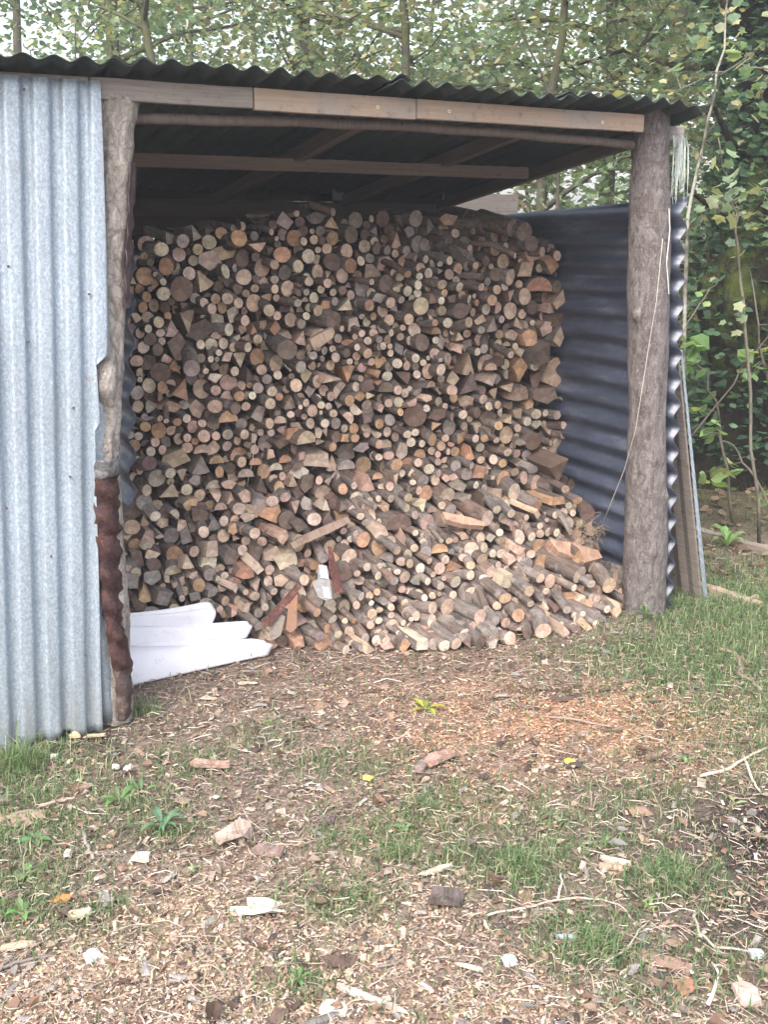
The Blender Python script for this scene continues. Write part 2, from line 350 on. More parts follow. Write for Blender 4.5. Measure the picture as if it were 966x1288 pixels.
# right post
mb=MB(); vs=[];n=64;k=170;fs=[]
for i in range(k+1):
    z=-.05+2.145*i/k; t=max(0,z)/2.09; cs=2.354-.150*t; r=.090-.014*t+.006*math.sin(z*5.3)
    for j in range(n):
        a=2*math.pi*j/n; d=MN.noise(Vector((math.cos(a)*1.5,math.sin(a)*1.5,z*4)))*.006+MN.noise(Vector((math.cos(a)*4,math.sin(a)*4,z*14)))*.004+MN.noise(Vector((math.cos(a)*11,math.sin(a)*11,z*26)))*.0022
        for (kz,ka,kr,kh) in ((1.315,200,.034,.022),(.30,250,.016,.022),(1.97,285,.010,.02),(1.60,245,.010,.03),(.55,300,.011,.03),(.95,230,.009,.03)):
            d+=kr*math.exp(-((z-kz)/kh)**2-((math.degrees(a)-ka)/11)**2)
        vs.append(L(cs+math.cos(a)*(r+d),.06+math.sin(a)*(r+d),z))
for i in range(k):
    for j in range(n): fs.append([i*n+j,i*n+(j+1)%n,(i+1)*n+(j+1)%n,(i+1)*n+j])
fs.append([k*n+j for j in range(n)])
mb.add(vs,fs); o=mb.build('post',POST,SP,True); tag(o,'thick debarked grey-brown right post')
# fascia boards
def board(s0,s1,z0,z1,d0,d1,m,name='fascia_board',lab=None,tone=(1,1,1),seg=6):
    mb=MB(); zc=lambda s:0
    c=L((s0+s1)/2,(d0+d1)/2,(z0+z1)/2); box(mb,c,(U,V,Z),((s1-s0)/2,abs(d1-d0)/2,(z1-z0)/2),tone,0,.002,seg)
    o=mb.build(name,m,SP); 
    bv=o.modifiers.new('bevel','BEVEL'); bv.width=.0025; bv.segments=2; bv.limit_method='ANGLE'
    if lab: tag(o,lab)
    return o
board(-1.75,.048,2.020,2.064,-.020,.006,GREYW,lab='short grey fascia board above the galvanised sheet')
board(.052,.548,2.006,2.066,-.024,.004,GREYW,lab='weathered grey fascia board next to the left post')
f1=board(.551,1.122,2.001,2.066,-.030,-.002,TIMBER,lab='tan fascia board in the middle')
f2=board(1.126,2.100,2.004,2.066,-.028,.0,TIMBER,lab='long tan fascia board meeting the right post')
for f_,(px,py) in ((f1,(475,135)),(f2,(565,140)),(f2,(758,154))):
    P=onplane(px,py,V,-.031); mb=MB(); tube(mb,[P-V*.003,P+V*.004],.006,12,(.75,.68,.45)); tube(mb,[P-V*.004,P],.002,8,(.05,.05,.05)); o=mb.build('screw',PLAIN,None); o.parent=f_
board(2.25,2.345,1.985,2.04,.02,.045,GREYW,'plank',lab='short grey plank end behind the top of the right post')
# round batten behind the fascia
mb=MB(); pts=[L(.17+1.95*i/14,.055,1.965+.022*math.sin(math.pi*i/14)+.002*math.sin(i*2.1)) for i in range(15)]
tube(mb,pts,[.017]*15,12,(.55,.5,.48)); o=mb.build('batten_pole',GREYW,SP,True)
# rafters + purlins
def raft(s0,s1,lab,hh=.052):
    d0,d1=.09,1.9; A=L(s0,d0,roofz(d0)-.016-hh/2); B=L(s1,d1,roofz(d1)-.016-hh/2); ax=(B-A)/np.linalg.norm(B-A)
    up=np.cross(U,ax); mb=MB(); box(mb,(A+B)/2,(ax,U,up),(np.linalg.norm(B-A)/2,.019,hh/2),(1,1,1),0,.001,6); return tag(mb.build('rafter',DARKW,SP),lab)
def on_roof(px,py,off=.065):
    for d in np.arange(.0,2,.01):
        q=sdz(onplane(px,py,V,d))
        if q[2]>roofz(d)-off: return q
    return q
q1=on_roof(444,165); q2=on_roof(640,178); 
raft(q1[0]-.0,q1[0]-.02,'rafter left of the middle'); raft(q2[0],q2[0]-.02,'rafter right of the middle'); raft(2.275,2.285,'rafter along the right side'); raft(.2,.2,'rafter along the left side')
for d,lab in ((.78,'cross purlin under the roof middle'),):
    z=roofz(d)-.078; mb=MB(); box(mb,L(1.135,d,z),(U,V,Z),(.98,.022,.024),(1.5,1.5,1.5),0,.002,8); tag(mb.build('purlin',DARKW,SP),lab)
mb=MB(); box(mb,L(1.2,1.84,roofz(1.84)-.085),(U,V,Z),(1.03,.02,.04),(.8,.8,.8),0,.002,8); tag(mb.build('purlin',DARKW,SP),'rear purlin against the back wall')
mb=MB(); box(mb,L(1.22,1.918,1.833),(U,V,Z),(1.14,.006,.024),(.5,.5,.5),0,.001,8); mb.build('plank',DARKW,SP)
# back wall boards, rear plank sticking out
zt=[1.80]
for i in range(9):
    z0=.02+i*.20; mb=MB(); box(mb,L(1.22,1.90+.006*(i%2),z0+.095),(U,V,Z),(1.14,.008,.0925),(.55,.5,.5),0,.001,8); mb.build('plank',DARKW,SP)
mb=MB(); box(mb,L(2.40,1.93,1.815),(U,V,Z),(.43,.012,.054),(.55,.54,.53),0,.006,8); tag(mb.build('plank',GREYW,SP),'weathered grey plank sticking out of the rear corner')
for px in (425,563):
    P=onplane(px,245,V,1.80); mb=MB(); box(mb,P,(U,V,Z),(.03,.006,.028),(.35,.42,.5)); tag(mb.build('bracket_plate',PLAIN,SP),'small blue-grey plate on the rear beam')
# roof sheets: corrugation runs front to back
def roof(s0,s1,lift,tw,name='roof_sheet',lab=None,d0=-.13,dr=0):
    def fn(a,b):
        s=s0+(s1-s0)*a; d=d0+2.13*b
        ph=s*2*math.pi/.083
        droop=dr*max(0,(a-.80)/.2)**2
        return L(s,d+.006*math.sin(s*9),roofz(d)+lift+tw*(a-.5)+.0092*math.sin(ph)*(1+.2*math.sin(s*13+d))-droop+.003*math.sin(s*7+d*2)+(.01*math.exp(-((s-s1)/.05)**2) if b==0 else 0)*.5)
    mb=MB(); sheet(mb,fn,int((s1-s0)/.083*10),24,.0022); o=mb.build(name,ROOF,SP,True); tag(o,lab)
roof(-1.8,.22,.002,0,lab='left roof sheet above the galvanised wall')
roof(.10,1.05,.012,.008,lab='roof sheet over the grey fascia board')
roof(.97,1.72,.002,-.004,lab='roof sheet over the middle of the opening')
roof(1.66,2.30,.010,-.006,lab='roof sheet at the right post',dr=.03)
# ------------------------------------------------------------------ things on and by the shed
def curve_thing(name,pts,r,col,m,label,cat,n=6,group=None):
    mb=MB(); tube(mb,pts,r,n,col); return tag(mb.build(name,m,None,True),label,cat,group)
pr=lambda px,py,d: onplane(px,py,V,d)
rope=[pr(834,300,-.04),pr(826,380,-.045),pr(819,420,-.05),pr(808,490,-.045),pr(800,540,-.03),pr(786,590,.06),pr(770,630,.14),pr(757,662,.20)]
curve_thing('string',rope,.0015,(.46,.42,.38),PLAIN,'thin pale string running from the right post down to the logs','string')
mb=MB()
for i in range(34):
    s0=2.26+.01*R.random(); x=R.uniform(.0,.06); ln=R.uniform(.09,.21)
    q=R.uniform(-.03,.03); P=[L(s0-.004,-.02,1.965+R.uniform(-.01,.01)),L(s0+x*.35,-.03+q,1.985+.02*R.random()),L(s0+x*.8,-.03+q,1.965-x*.3),L(s0+x,-.03+q,1.93-ln*.35),L(s0+x+R.uniform(-.008,.012),-.03+q,1.95-ln*(1-x*1.5))]
    tube(mb,P,[.0013,.0013,.0013,.0012,.0007],4,(.50,.57,.55))
P=[pr(842,262,-.03),pr(843,290,-.035),pr(839,330,-.04),pr(842,370,-.03)]; tube(mb,P,.002,5,(.7,.72,.7))
tag(mb.build('frayed_twine',PLAIN),'frayed bunch of white plastic twine hanging from the top of the right post','twine')
# leaning sheet outside the right wall
ls=empty('leaning_panel',ground(885,757),'brown-backed panel with a narrow silver corrugated edge leaning on the outside of the right wall','panel')
A=ground(884,757); B=onplane(854,440,V,sdz(A)[1]+.01)
def lp(a,b): 
    P=A+(B-A)*b; return P+V*(.004+.62*a)-U*(.006*math.sin(a*40))
mb=MB(); sheet(mb,lp,16,10,.010,(.9,.88,.85)); tag(mb.build('board',GREYW,ls),'dark brown board face')
def le(a,b):
    P=A+(B-A)*b; w=.026*(1-.6*b)*(1+.04*math.sin(b*2*math.pi*24)); return P+U*(.006+w*a)-V*(.004+.0015*math.sin(b*2*math.pi*24+a*3.5))
mb=MB(); sheet(mb,le,5,200,.0015); tag(mb.build('edge_strip',GALV,ls,True),'silver corrugated edge')
# white plastic sheet on the ground
wh=empty('plastic_sheet',ground(240,850),'glossy white plastic sheet folded on the ground at the foot of the logs','plastic sheet')
def patch(b0,b1,t0,t1,wav,ph,lab,roll=0):
    # b0,b1 bottom corners, t0,t1 top corners (world)
    def fn(a,b):
        P=(b0*(1-a)+b1*a)*(1-b)+(t0*(1-a)+t1*a)*b
        w=wav*math.sin(math.pi*min(1,b*1.25))**.7+.006*math.sin(a*5+b*2)*b
        P=P+Z*w*(1-.25*a)-V*.35*w+V*.012*math.sin(b*4+a*2)
        if a>.86: q=(a-.86)/.14; P=P-Z*(P[2]-b0[2])*.22*q*q-U*.014*q*q*abs(2*b-1)**2
        P[2]=max(P[2],.006); return P
    mb=MB(); sheet(mb,fn,40,40,.003); return tag(mb.build('fold',WHITE,wh,True),lab)
g=ground
patch(g(166,866)-U*.10,g(342,826),onplane(152,800,V,.42)-U*.05,onplane(338,803,V,.38),.050,-1.0,'front rolled fold of the sheet',1)
patch(onplane(150,815,V,.38),onplane(316,806,V,.38),onplane(145,785,V,.46),onplane(314,781,V,.43),.034,.4,'middle fold of the sheet')
patch(onplane(140,800,V,.42),onplane(271,790,V,.42),onplane(135,774,V,.47),onplane(269,755,V,.48),.020,.2,'raised rear fold of the sheet')
# rails on the ground at right
def lay(name,p0,p1,w,h,m,label,cat,tone=(1,1,1),seg=6,grp=None,z=0):
    a=ground(*p0); b=ground(*p1); ax=(b-a)/np.linalg.norm(b-a); y=np.cross(Z,ax); mb=MB(); box(mb,(a+b)/2+Z*(h/2+z),(ax,y,Z),(np.linalg.norm(b-a)/2,w/2,h/2),tone,0,w*.12,seg)
    return tag(mb.build(name,m),label,cat,grp)
lay('timber_rail',(872,672),(1010,712),.06,.045,GREYW,'long weathered timber rail on the grass behind the right post, the farther one','timber rail',(.95,.9,.8))
lay('timber_rail',(872,738),(957,766),.05,.03,TIMBER,'short tan timber rail on the grass, ending by the leaning panel','timber rail',(1,.95,.85))
# ------------------------------------------------------------------ the firewood: every log face read off the stack, tile by tile
TILES={(150,250):"""180,422,30rt 228,467,28rd 308,372,54rp 438,410,52rp 466,312,50rg 185,570,66ro 342,500,60ro 428,500,28ht 265,556,20rp 320,612,27rp 226,665,20rg 200,722,38ro 172,800,42ro 253,785,44rk 335,800,40rd 323,700,52rp 455,665,88rd 512,550,50rp 543,455,40rp 576,372,42rt 660,320,55rp 750,255,46ro 880,290,62ro 785,395,92qt 665,460,88qt 615,600,92wt120 780,535,50rp 905,438,62rd 915,578,58rp 622,765,35rp 708,738,40rt 795,735,44rk 876,768,38rt 680,810,38rk 870,660,45qd 725,640,45qd 470,785,40qd""",
(315,250):"""50,330,68qt 30,660,34rt 152,245,22rt 190,293,17rt 325,290,60ro 385,240,38rd 390,315,30rp 452,240,20rt 466,302,34rt 602,290,54ro 742,265,62rd 890,148,26rp 606,98,28rg 232,412,62ro 426,424,52rp 350,498,46rp 496,376,24rp 252,545,55rg 492,540,54rt 600,465,66rd 708,385,54rt 838,350,48rk 912,315,32rp 738,492,52ro 812,458,34rp 674,568,54rk 892,612,24rp 176,595,32rp 178,665,32rk 270,660,56rt 410,572,27rp 430,610,35rp 566,622,36rk 518,668,30rp 608,690,28rp 362,625,26ro 410,688,26rg 352,692,26rd 466,730,40rp 676,675,35rd 262,745,36rp 318,740,26rt 348,768,32rg 190,730,27rt 136,822,44rt 430,803,32rp 496,825,40rt 550,780,46qo 235,812,40qd 875,785,42ro+ 930,375,45qd 920,230,50qg 490,450,38qk 338,110,30qt""",
(480,250):"""110,310,66wt90 325,445,30rp+ 430,480,22rp+ 442,412,24rd+ 500,455,30rp+ 543,255,36rt 650,362,24rt+ 675,240,26rd 835,270,48rt 912,352,28rt+ 345,550,38rp+ 278,572,28rp+ 135,578,34rt+ 192,555,30ro+ 268,635,34rp+ 192,680,38rp+ 342,655,32rp 445,632,38rt 548,598,30rk 574,650,34rp 558,510,38qo 430,525,38qo 692,492,27rt 770,460,36rd+ 735,650,30rp+ 770,690,40ro 895,462,54rt 806,498,22rp 645,738,32rp 683,716,17rp 702,765,27ro 815,748,42ro 770,812,40rp 855,800,42ht0 850,670,34rt 380,720,50qt 290,790,66rt 437,825,38rg 585,825,60rd 462,695,30ro 440,750,28rp 145,745,30rg 65,765,42rt 220,730,25rk 515,735,42qd 645,790,24rg 740,575,25rd+ 780,610,30rg 105,795,40qg""",
(600,250):"""245,578,58rp 310,630,32rt 355,530,80qt 352,720,58rt 245,825,62rp 250,715,50qt 425,410,75qt 482,390,36rt 322,455,20rp 280,418,22rp+ 555,490,64qo 590,420,36rt 648,550,78qo 590,648,45rd 460,640,90ho90 500,725,48rk 408,800,52rd 540,810,42wt 610,750,60qk 350,245,70rd+ 260,215,60rd+ 400,330,60rd+""",
(150,395):"""288,60,44rt 300,140,32rp 385,110,75wt90 212,108,30rp 150,140,38rt 225,185,48rd 120,30,45qt 175,245,46rp 282,262,44rd 500,50,98wt270 590,120,95qd 805,115,46rp 925,48,38rk 900,105,38qt 598,225,34rp 676,228,50rp 764,216,42rp 840,243,36rp 732,285,26rp 435,308,34rp 598,325,38rk 672,332,24rp 718,332,20rp 795,320,48qk 885,335,66wk270 945,245,34rp 430,230,90qd 525,290,30qd 125,345,48rt 208,355,58rd 300,430,72rd 530,400,66rg+ 150,435,40ht 150,482,22rp 637,382,22rk 635,420,25rk 700,385,38qd 603,452,26rg 480,555,82qo 605,550,70rk 315,542,44ro 130,580,55rg 703,680,54rt+ 855,692,48rd+ 882,605,42ro+ 495,770,34rp+ 425,795,32ro+ 343,787,20rp+ 298,768,24rt+ 232,785,36rg 185,760,28rg 690,805,52rk 608,805,32rk 540,830,48rk 190,830,38ro 800,760,70ho90 945,600,32rp 930,680,36rk 958,525,24ro 950,760,30wt 80,720,30rg 380,835,32rp""",
(315,395):"""52,185,36rt 92,80,40qt 175,105,55qo 295,42,52rt 410,15,30rp 195,12,32rt 248,160,60qt 125,225,55qt 645,180,34rk 672,108,22rp+ 770,165,24rp 820,143,28rp 905,100,28qp 905,140,34rk 863,197,30rp 905,18,30ro 955,240,28rp 820,18,22rg 270,265,75rd+ 785,245,26rp 662,260,32rp 603,256,26rp 545,270,30rp 627,320,35rp 428,290,18rp 460,305,32rg 528,328,22rp 710,288,35rd 780,310,32rt 730,350,26rp 780,355,18rp 862,290,38rt+ 588,378,38rt 822,392,38rk 890,352,28rk 935,350,40qo 718,435,74wo270 450,380,35rt 370,390,45rg+ 527,443,34rk 400,450,55qt 490,495,48rt 200,450,34rp 120,480,38rg 300,460,26rk 335,525,50rt 158,570,40rp 265,550,34rp 55,545,42rg 12,600,30rp 72,628,36rk 145,660,42rk 595,480,62qt 648,555,62hk135 592,605,34rk 435,570,50qg 730,638,42ro 812,475,27rp 778,535,34rp 808,605,42qo 880,600,38wp0 860,530,55qd 770,705,52hk225 725,760,54hk45 455,712,44rt 408,655,32rt 520,670,30rp 368,685,18rp 518,725,16rp 610,733,32rt 395,755,24rp 295,740,28rp 195,735,32qt 215,780,45ht90 140,805,38rt 50,730,72qg 440,805,40rk 548,805,34rp 628,805,42rg 325,830,60qk 640,670,34qg 870,760,60qd 960,690,35qk 930,440,38qo 845,835,35rk""",
(480,395):"""55,45,42rt 200,38,42rt 278,42,28rg 155,100,24rt+ 70,138,26rp 137,168,30rp 206,195,34rp 360,25,38qt 393,65,28ro 343,85,28rt 487,65,38rp 400,125,42ho90 397,192,26rp 440,215,55qg 642,60,38rt 722,40,45qt 628,145,32rt 885,40,28rp 867,150,34ro 735,118,32rg 858,218,34rt 521,130,24rp 60,238,22rp 10,235,28rp 66,288,26rp 185,290,30rp 190,333,28rp 250,325,34rp 305,358,26rp 342,323,17rp 433,338,18rp+ 115,365,38rp 185,380,34rt 55,390,32rg 10,345,32ro 130,245,48qg 487,325,40rk 550,255,48qk 632,235,48qg 708,278,30rp 755,255,34rg 640,375,92wt90 765,350,68ht120 805,390,45ht90 910,370,38rp 872,300,40rt 437,410,42rp+ 145,465,72qd 260,445,30rp 285,495,42ht90 365,520,42ht90 530,480,58qt 440,550,42qk 518,560,42rt 530,615,36ro 640,530,80qd 790,485,58qk 855,480,45qg 920,540,60qt 750,628,36rk 120,560,34rk 172,582,34rk 205,545,30qp 125,648,42rp 225,650,48qt 30,680,66qo 340,620,45qk 420,645,34rp 330,695,28rp 100,720,22rp 138,722,30ro 468,680,24rk 245,750,90rd 600,740,35rp 520,755,28rk 630,640,60qt 705,725,40rd 790,765,60qd 855,668,30rt 862,822,34ro 390,820,45qo 608,825,32rk 415,745,60qd 60,780,45rg 930,780,50qt 40,545,55hd90 945,280,30rp""",
(600,395):"""283,240,26rp 320,285,36qp 250,158,45qk 305,80,50qt 360,90,38hp0 410,65,22rp 450,65,24rt 400,185,78qo 600,180,68qk 600,50,60qd 500,290,90qd+ 320,400,78qo 575,445,98qk 310,590,78qk 505,610,85qd 300,735,50qt 225,775,50qt 438,738,42rp 505,728,26rp 372,790,35rp 440,810,35qg 490,810,26rt 592,745,36rk 617,665,20rp 640,820,28rp+ 300,838,30rk 250,300,28rk""",
(150,540):"""75,40,34rg 140,50,32rp 262,95,36rt 230,163,38rp 105,122,50ro 315,150,34rk 435,70,40rt 498,62,32rt 375,10,34rk 343,85,42qg 540,10,40rp 622,50,48rk 710,48,34rk 797,38,42rp 868,80,34rk 920,38,40rk 128,230,34rp 220,250,55rd 400,220,95qt 610,150,58hk90 690,135,60qt 715,225,52ho90 870,175,62ho110 600,270,88wg90 735,315,40ro 900,240,40rt 815,285,45rd 930,325,55hp90 375,322,42rp 375,385,28rt 275,360,68rg 460,335,55wt270 110,345,40rp 90,460,62rp 200,450,42rt 150,298,35qk 560,370,55qg 360,470,80wt200 495,445,45rp 590,485,48rt 695,410,56hp90 705,480,55qk 810,405,52qk 820,510,56wk90 925,490,60qk 880,585,50rk 745,570,44ht90 180,535,60rg 262,640,42rp+ 525,550,55qo 590,640,80qd 410,620,42hp45 455,705,62qk 312,690,42qk 380,785,60rg 768,675,38rp 765,785,50rk 620,755,44rp 840,740,42qo 920,740,42ro 935,640,52qk 80,600,75qd 90,720,60rt 210,790,66qt 45,790,45qt 300,790,30qk 500,800,60qg 930,820,36rk 860,800,38qk""",
(315,540):"""73,22,28rp 28,148,36rk 150,25,28rg 320,35,60qo 410,65,78ht90 235,100,62qd 500,25,35qt 545,25,42qk 630,55,50qd 715,65,44qo 770,65,34ro 860,20,42rk 935,40,38qk 950,110,34rk 512,90,42wt0 605,130,34ro 705,165,78qd 825,130,55qg 905,195,34rp 945,205,28rp 145,180,40qt 380,195,45qk 255,220,50ho90 35,240,42ho90 185,280,50hp90 355,270,45hd90 490,230,90qk 600,250,72wt90 705,265,62hg90 690,345,78hd90 385,335,50qp 505,375,30rk 865,400,74wt90 935,345,42ho90 762,415,28rp 680,440,42ro 960,420,24rp 310,385,52wt90 420,400,65qd 210,430,48ro 90,430,70qd 160,530,48rp 255,500,42rk 330,570,62wk270 410,550,50qg 555,560,48wp90 620,520,60qd 690,560,60qd 165,625,78qo 20,610,62qk 270,670,70rd 70,550,48qg 350,710,70qd 755,590,35qk 845,570,35rk 880,525,28rp 942,510,24rp 918,570,20rg 810,640,30rk+ 845,685,28rg 945,680,26rp 740,715,34rt 685,748,28rk 775,765,22rk 733,808,26rg 650,808,24rg 30,765,45rk 160,760,70qd 240,780,62qt 895,700,36rg""",
(480,540):"""100,55,36rk 190,38,32rp 248,22,30rp 215,95,36rp 297,105,27rp 375,78,46ro 470,65,30rt 585,55,60qo 692,68,32rp 757,65,30ro 790,20,40qg 848,80,26rp 725,135,34rp 818,145,32rp 930,170,32rp+ 825,222,36rp 732,225,32rk 665,268,28rp+ 865,265,48qg 25,110,55ht90 150,175,60qk 110,262,48ro 195,240,52ho70 285,180,52ho70 270,245,34rp 350,293,42rp 420,325,30rk 395,375,38rk 478,358,34qk 530,345,34qk 630,330,50rg 545,270,42rg 730,320,62qo 695,410,28rp 755,430,26rg 150,325,30rp 220,320,34qp 105,370,50qk 60,420,34rk 10,420,22rp 230,390,24rp 305,380,50rg 275,450,32rk 325,470,60ro 195,502,34rk 68,510,30rp 300,555,44qp 185,580,32rp 445,560,32rt 130,690,95hd90 248,763,26rk 298,780,18rp 245,630,32rg 305,825,26rp 850,590,36rp+ 780,655,58rk+ 955,620,34rp+ 497,820,28rt+ 545,815,28rt 650,750,28rt 730,800,40rk 800,800,42qg 880,820,36rt 870,760,30rp+ 440,820,18rp+ 490,165,24rk 540,165,38ro 415,185,25rk 415,240,30rk 470,225,36ht90 790,285,24qp 820,355,24qp""",
(630,540):"""115,45,20rp 240,90,66rd 368,100,20rt 418,95,40rt 310,165,54hp90 120,180,34rk 190,190,42rg 270,240,50ht90 145,100,35qg 105,315,36rt 230,290,45qg 325,310,28qk 430,310,100qd+ 560,410,78rd 475,440,32rt+ 430,530,60qo+ 565,525,36ro 500,562,28rp 532,615,28rp 402,630,28rp 270,560,48ro+ 85,622,38rp+ 190,650,24rp 150,683,18rp 390,580,26rk 270,625,40qt+ 290,710,26rp 290,768,34rk 350,755,34rk 412,760,32rp 515,758,22rp 55,705,35qk 100,715,42rk 180,720,42qt 135,800,64hp0 320,625,28qg 340,668,16rp 500,690,48rg 640,620,65rd 430,840,70qk 15,250,34ro""",
(150,685):"""205,10,40qp 405,75,68ro 550,50,42rk 140,110,65qd 255,150,50rd 390,190,58ht90 500,130,62wk90 660,130,66qp 690,40,80qk 825,100,70qd 905,40,40rk 45,180,50qt 120,205,40rt 90,270,65qg 235,250,65qg 350,255,38qk 317,305,24rk 410,295,32qk 463,270,32qk 490,222,26rp 545,225,38qk 585,300,52ro 665,220,50rg 723,250,22rp 773,228,30rp 740,175,36rk 760,305,42rk 845,280,50ro 855,325,35qk 930,210,60qo 180,370,78wo90 330,385,80qg 460,395,25rp+ 545,385,48qg 930,350,24rt 780,415,38rt 870,410,35rk 738,475,28rt 150,460,40qd 690,350,50qg 850,490,60qk 940,470,45qk 30,75,30qk 235,85,55qk""",
(315,685):"""420,65,34rt 390,135,46ho90 60,180,42qp 250,130,90qk 160,80,70qk 535,100,42rg 395,260,42rk 325,220,40qg 40,295,60qk 130,270,38rk 172,345,30rp 220,270,48qk 30,380,38rk 105,460,30rp 125,390,42qt 490,500,36ro+ 605,550,40rp+ 645,660,34rk+ 510,675,38rg+ 730,640,42rp 290,690,28rk 235,750,45rd 645,750,50rd 750,755,38hp90 845,690,40rg+ 928,735,42rp 858,165,34rp+ 950,160,28rk 785,212,28rk+ 820,280,38qp 815,380,34rp+ 780,445,30rt+ 932,348,28ro 890,430,22rp 895,510,40rt 885,590,36rk 945,560,28rp 763,562,24ro 695,562,24rp 810,550,30qg 950,480,26rk 940,230,30rp+ 945,650,36rk 60,600,36rg+ 820,760,30rg""",
(480,685):"""115,45,36rk+ 145,125,38rk 208,140,32rt 10,160,26rp 240,25,32rk 325,60,52rg 430,30,60ho90 285,175,40rp 352,120,26rk 470,112,34rp 530,165,60qo 600,95,34rk 585,45,22rp 820,65,34rp 880,65,38rp 740,105,46rt 860,150,28rk 655,152,36rt 655,225,38rt 815,195,70qk 750,245,32rp 115,200,26rk 170,240,50rt 380,220,24rt 340,270,30rp+ 435,305,34rk 545,275,48rp 458,248,20rk 270,360,36rt 375,375,28rt 425,365,20rt 315,392,26rp 525,370,32rp 150,330,30rt 95,270,34rg+ 210,345,34qk 170,430,32rt 85,400,30rk 15,420,26rg 70,462,26rk 190,500,50rk 255,525,38rk 218,548,20rp 375,465,48rk+ 910,395,48ro+ 850,450,36rt+ 922,495,38rp 725,530,60rk+ 770,480,36rk+ 915,575,40rt 840,560,38rg+ 685,610,54rk+ 610,655,42rp+ 550,730,48rk+ 390,740,42rk+ 160,575,24rp 70,520,28rt 118,648,17rp+ 175,690,24rp+ 20,665,38rk 70,685,28rk 720,650,26rk 730,720,50rd+ 860,680,38rg 830,640,34rg+ 940,640,40qt""",
(630,685):"""10,70,34rp 150,90,46rk 222,70,34rk 85,115,45qk 155,45,36qk 200,150,50rg 130,180,45qk 580,222,72rp+ 292,248,36rt+ 362,268,54rt 210,345,44rt+ 332,342,28rp 540,318,28rp+ 425,335,34rt 455,415,22rp+ 505,390,60qo 668,290,34rp+ 730,240,45qp 800,300,60rt+ 790,170,50rg 885,310,50qo 300,385,34rg+ 35,390,40rk 220,435,30rp+ 100,430,42rt 40,490,42rp 130,520,56ro 335,460,38hp0 215,490,42qk 295,525,34rt 340,510,28qo 245,588,20rp 40,570,36rk 85,630,45rk 365,600,38rp 443,612,28rp+ 545,522,28rp+ 530,600,32rp+ 600,600,36qg 605,510,24rp 600,430,60qk 665,392,32rp 710,400,34rk 730,345,48qk 810,430,34rt 785,475,30rp+ 750,555,30rg+ 700,600,32rk+ 835,530,42hg0 920,410,28rt+ 400,470,40qd 490,480,32rg+ 150,600,25qg 570,100,60qo+"""}
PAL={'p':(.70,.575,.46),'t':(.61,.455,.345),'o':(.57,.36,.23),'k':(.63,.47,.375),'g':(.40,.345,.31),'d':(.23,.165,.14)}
LOGS=[]
for (tx,ty),txt in TILES.items():
    for m in re.finditer(r'(\d+),(\d+),(\d+)([rhwq])([ptokgd])(\d*)(\+?)',txt):
        x,y,r=(int(m.group(i))/5.855 for i in (1,2,3))
        LOGS.append([tx+x,ty+y,r,m.group(4),m.group(5),int(m.group(6)) if m.group(6) else None,1 if m.group(7) else 0,1])
# drop doubles from neighbouring tiles
keep=[]
for l in LOGS:
    if all((l[0]-q[0])**2+(l[1]-q[1])**2>(.62*max(l[2],q[2]))**2 for q in keep): keep.append(l)
LOGS=keep
DB=([0,.5,.7,.98,1.39,1.86,2.19,2.45],[.52,.50,.41,.26,.09,.07,.06,.28])
def dsurf(s,z):
    b=float(np.interp(s,*DB)); t=min(1,max(0,z/.60)); d=b+(.82-b)*t
    d+=max(0,z-1.36)*.9*math.exp(-((s-1.55)/.42)**2)
    return d
def face_point(px,py,off=0.):
    lo=-.3; r=ray(px,py); a=.6
    ts=np.linspace(1.9/1300,6.5/1300,260); prev=None
    for t in ts:
        P=C0+r*t; s,d,z=sdz(P); g_=d-off-dsurf(s,max(z,0))
        if g_>0 or z<0:
            if prev is None: return P
            lo,hi=prev,t
            for _ in range(14):
                m=(lo+hi)/2; Q=C0+r*m; s,d,z=sdz(Q)
                if d-off-dsurf(s,max(z,0))>0 or z<0: hi=m
                else: lo=m
            return C0+r*hi
        prev=t
# outline of the heap, for filling the gaps between the faces that were read off
POLY=[(138,850),(138,560),(150,335),(166,305),(215,300),(245,288),(270,292),(300,285),(345,282),(372,272),(480,275),(600,272),(655,284),(700,318),(719,400),(712,500),(708,585),(735,630),(765,672),(792,712),(797,765),(745,795),(700,803),(640,812),(585,820),(430,824),(350,822),(300,800),(270,790)]
G=2; gw,gh=(810-130)//G,(830-250)//G
gx=130+G*(np.arange(gw)+.5); gy=250+G*(np.arange(gh)+.5); GX,GY=np.meshgrid(gx,gy)
ins=np.zeros(GX.shape,bool); j=len(POLY)-1
for i in range(len(POLY)):
    (xi,yi),(xj,yj)=POLY[i],POLY[j]
    with np.errstate(divide='ignore',invalid='ignore'): c=((yi>GY)!=(yj>GY))&(GX<(xj-xi)*(GY-yi)/((yj-yi) or 1e-9)+xi)
    ins^=c; j=i
DF=np.full(GX.shape,1e3)
def stamp(x,y,r): np.minimum(DF,np.hypot(GX-x,GY-y)-r,out=DF)
for l in LOGS: stamp(l[0],l[1],l[2]*.97)
fr=random.Random(3)
for rmin,rmax,tries in ((7.5,11,200),(5.4,8,300),(4.2,5.8,220)):
    for _ in range(tries):
        ys,xs=np.where(ins&(DF>rmin)&((GY<600)|(DF>5.2)))
        if len(ys)==0: break
        k=max((fr.randrange(len(ys)) for _ in range(6)),key=lambda k:DF[ys[k],xs[k]])
        r=min(DF[ys[k],xs[k]]*1.12,rmax); x,y=GX[ys[k],xs[k]],GY[ys[k],xs[k]]
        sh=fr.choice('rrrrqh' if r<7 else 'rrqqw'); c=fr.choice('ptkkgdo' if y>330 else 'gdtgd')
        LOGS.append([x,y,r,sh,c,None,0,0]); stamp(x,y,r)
print('logs',len(LOGS))
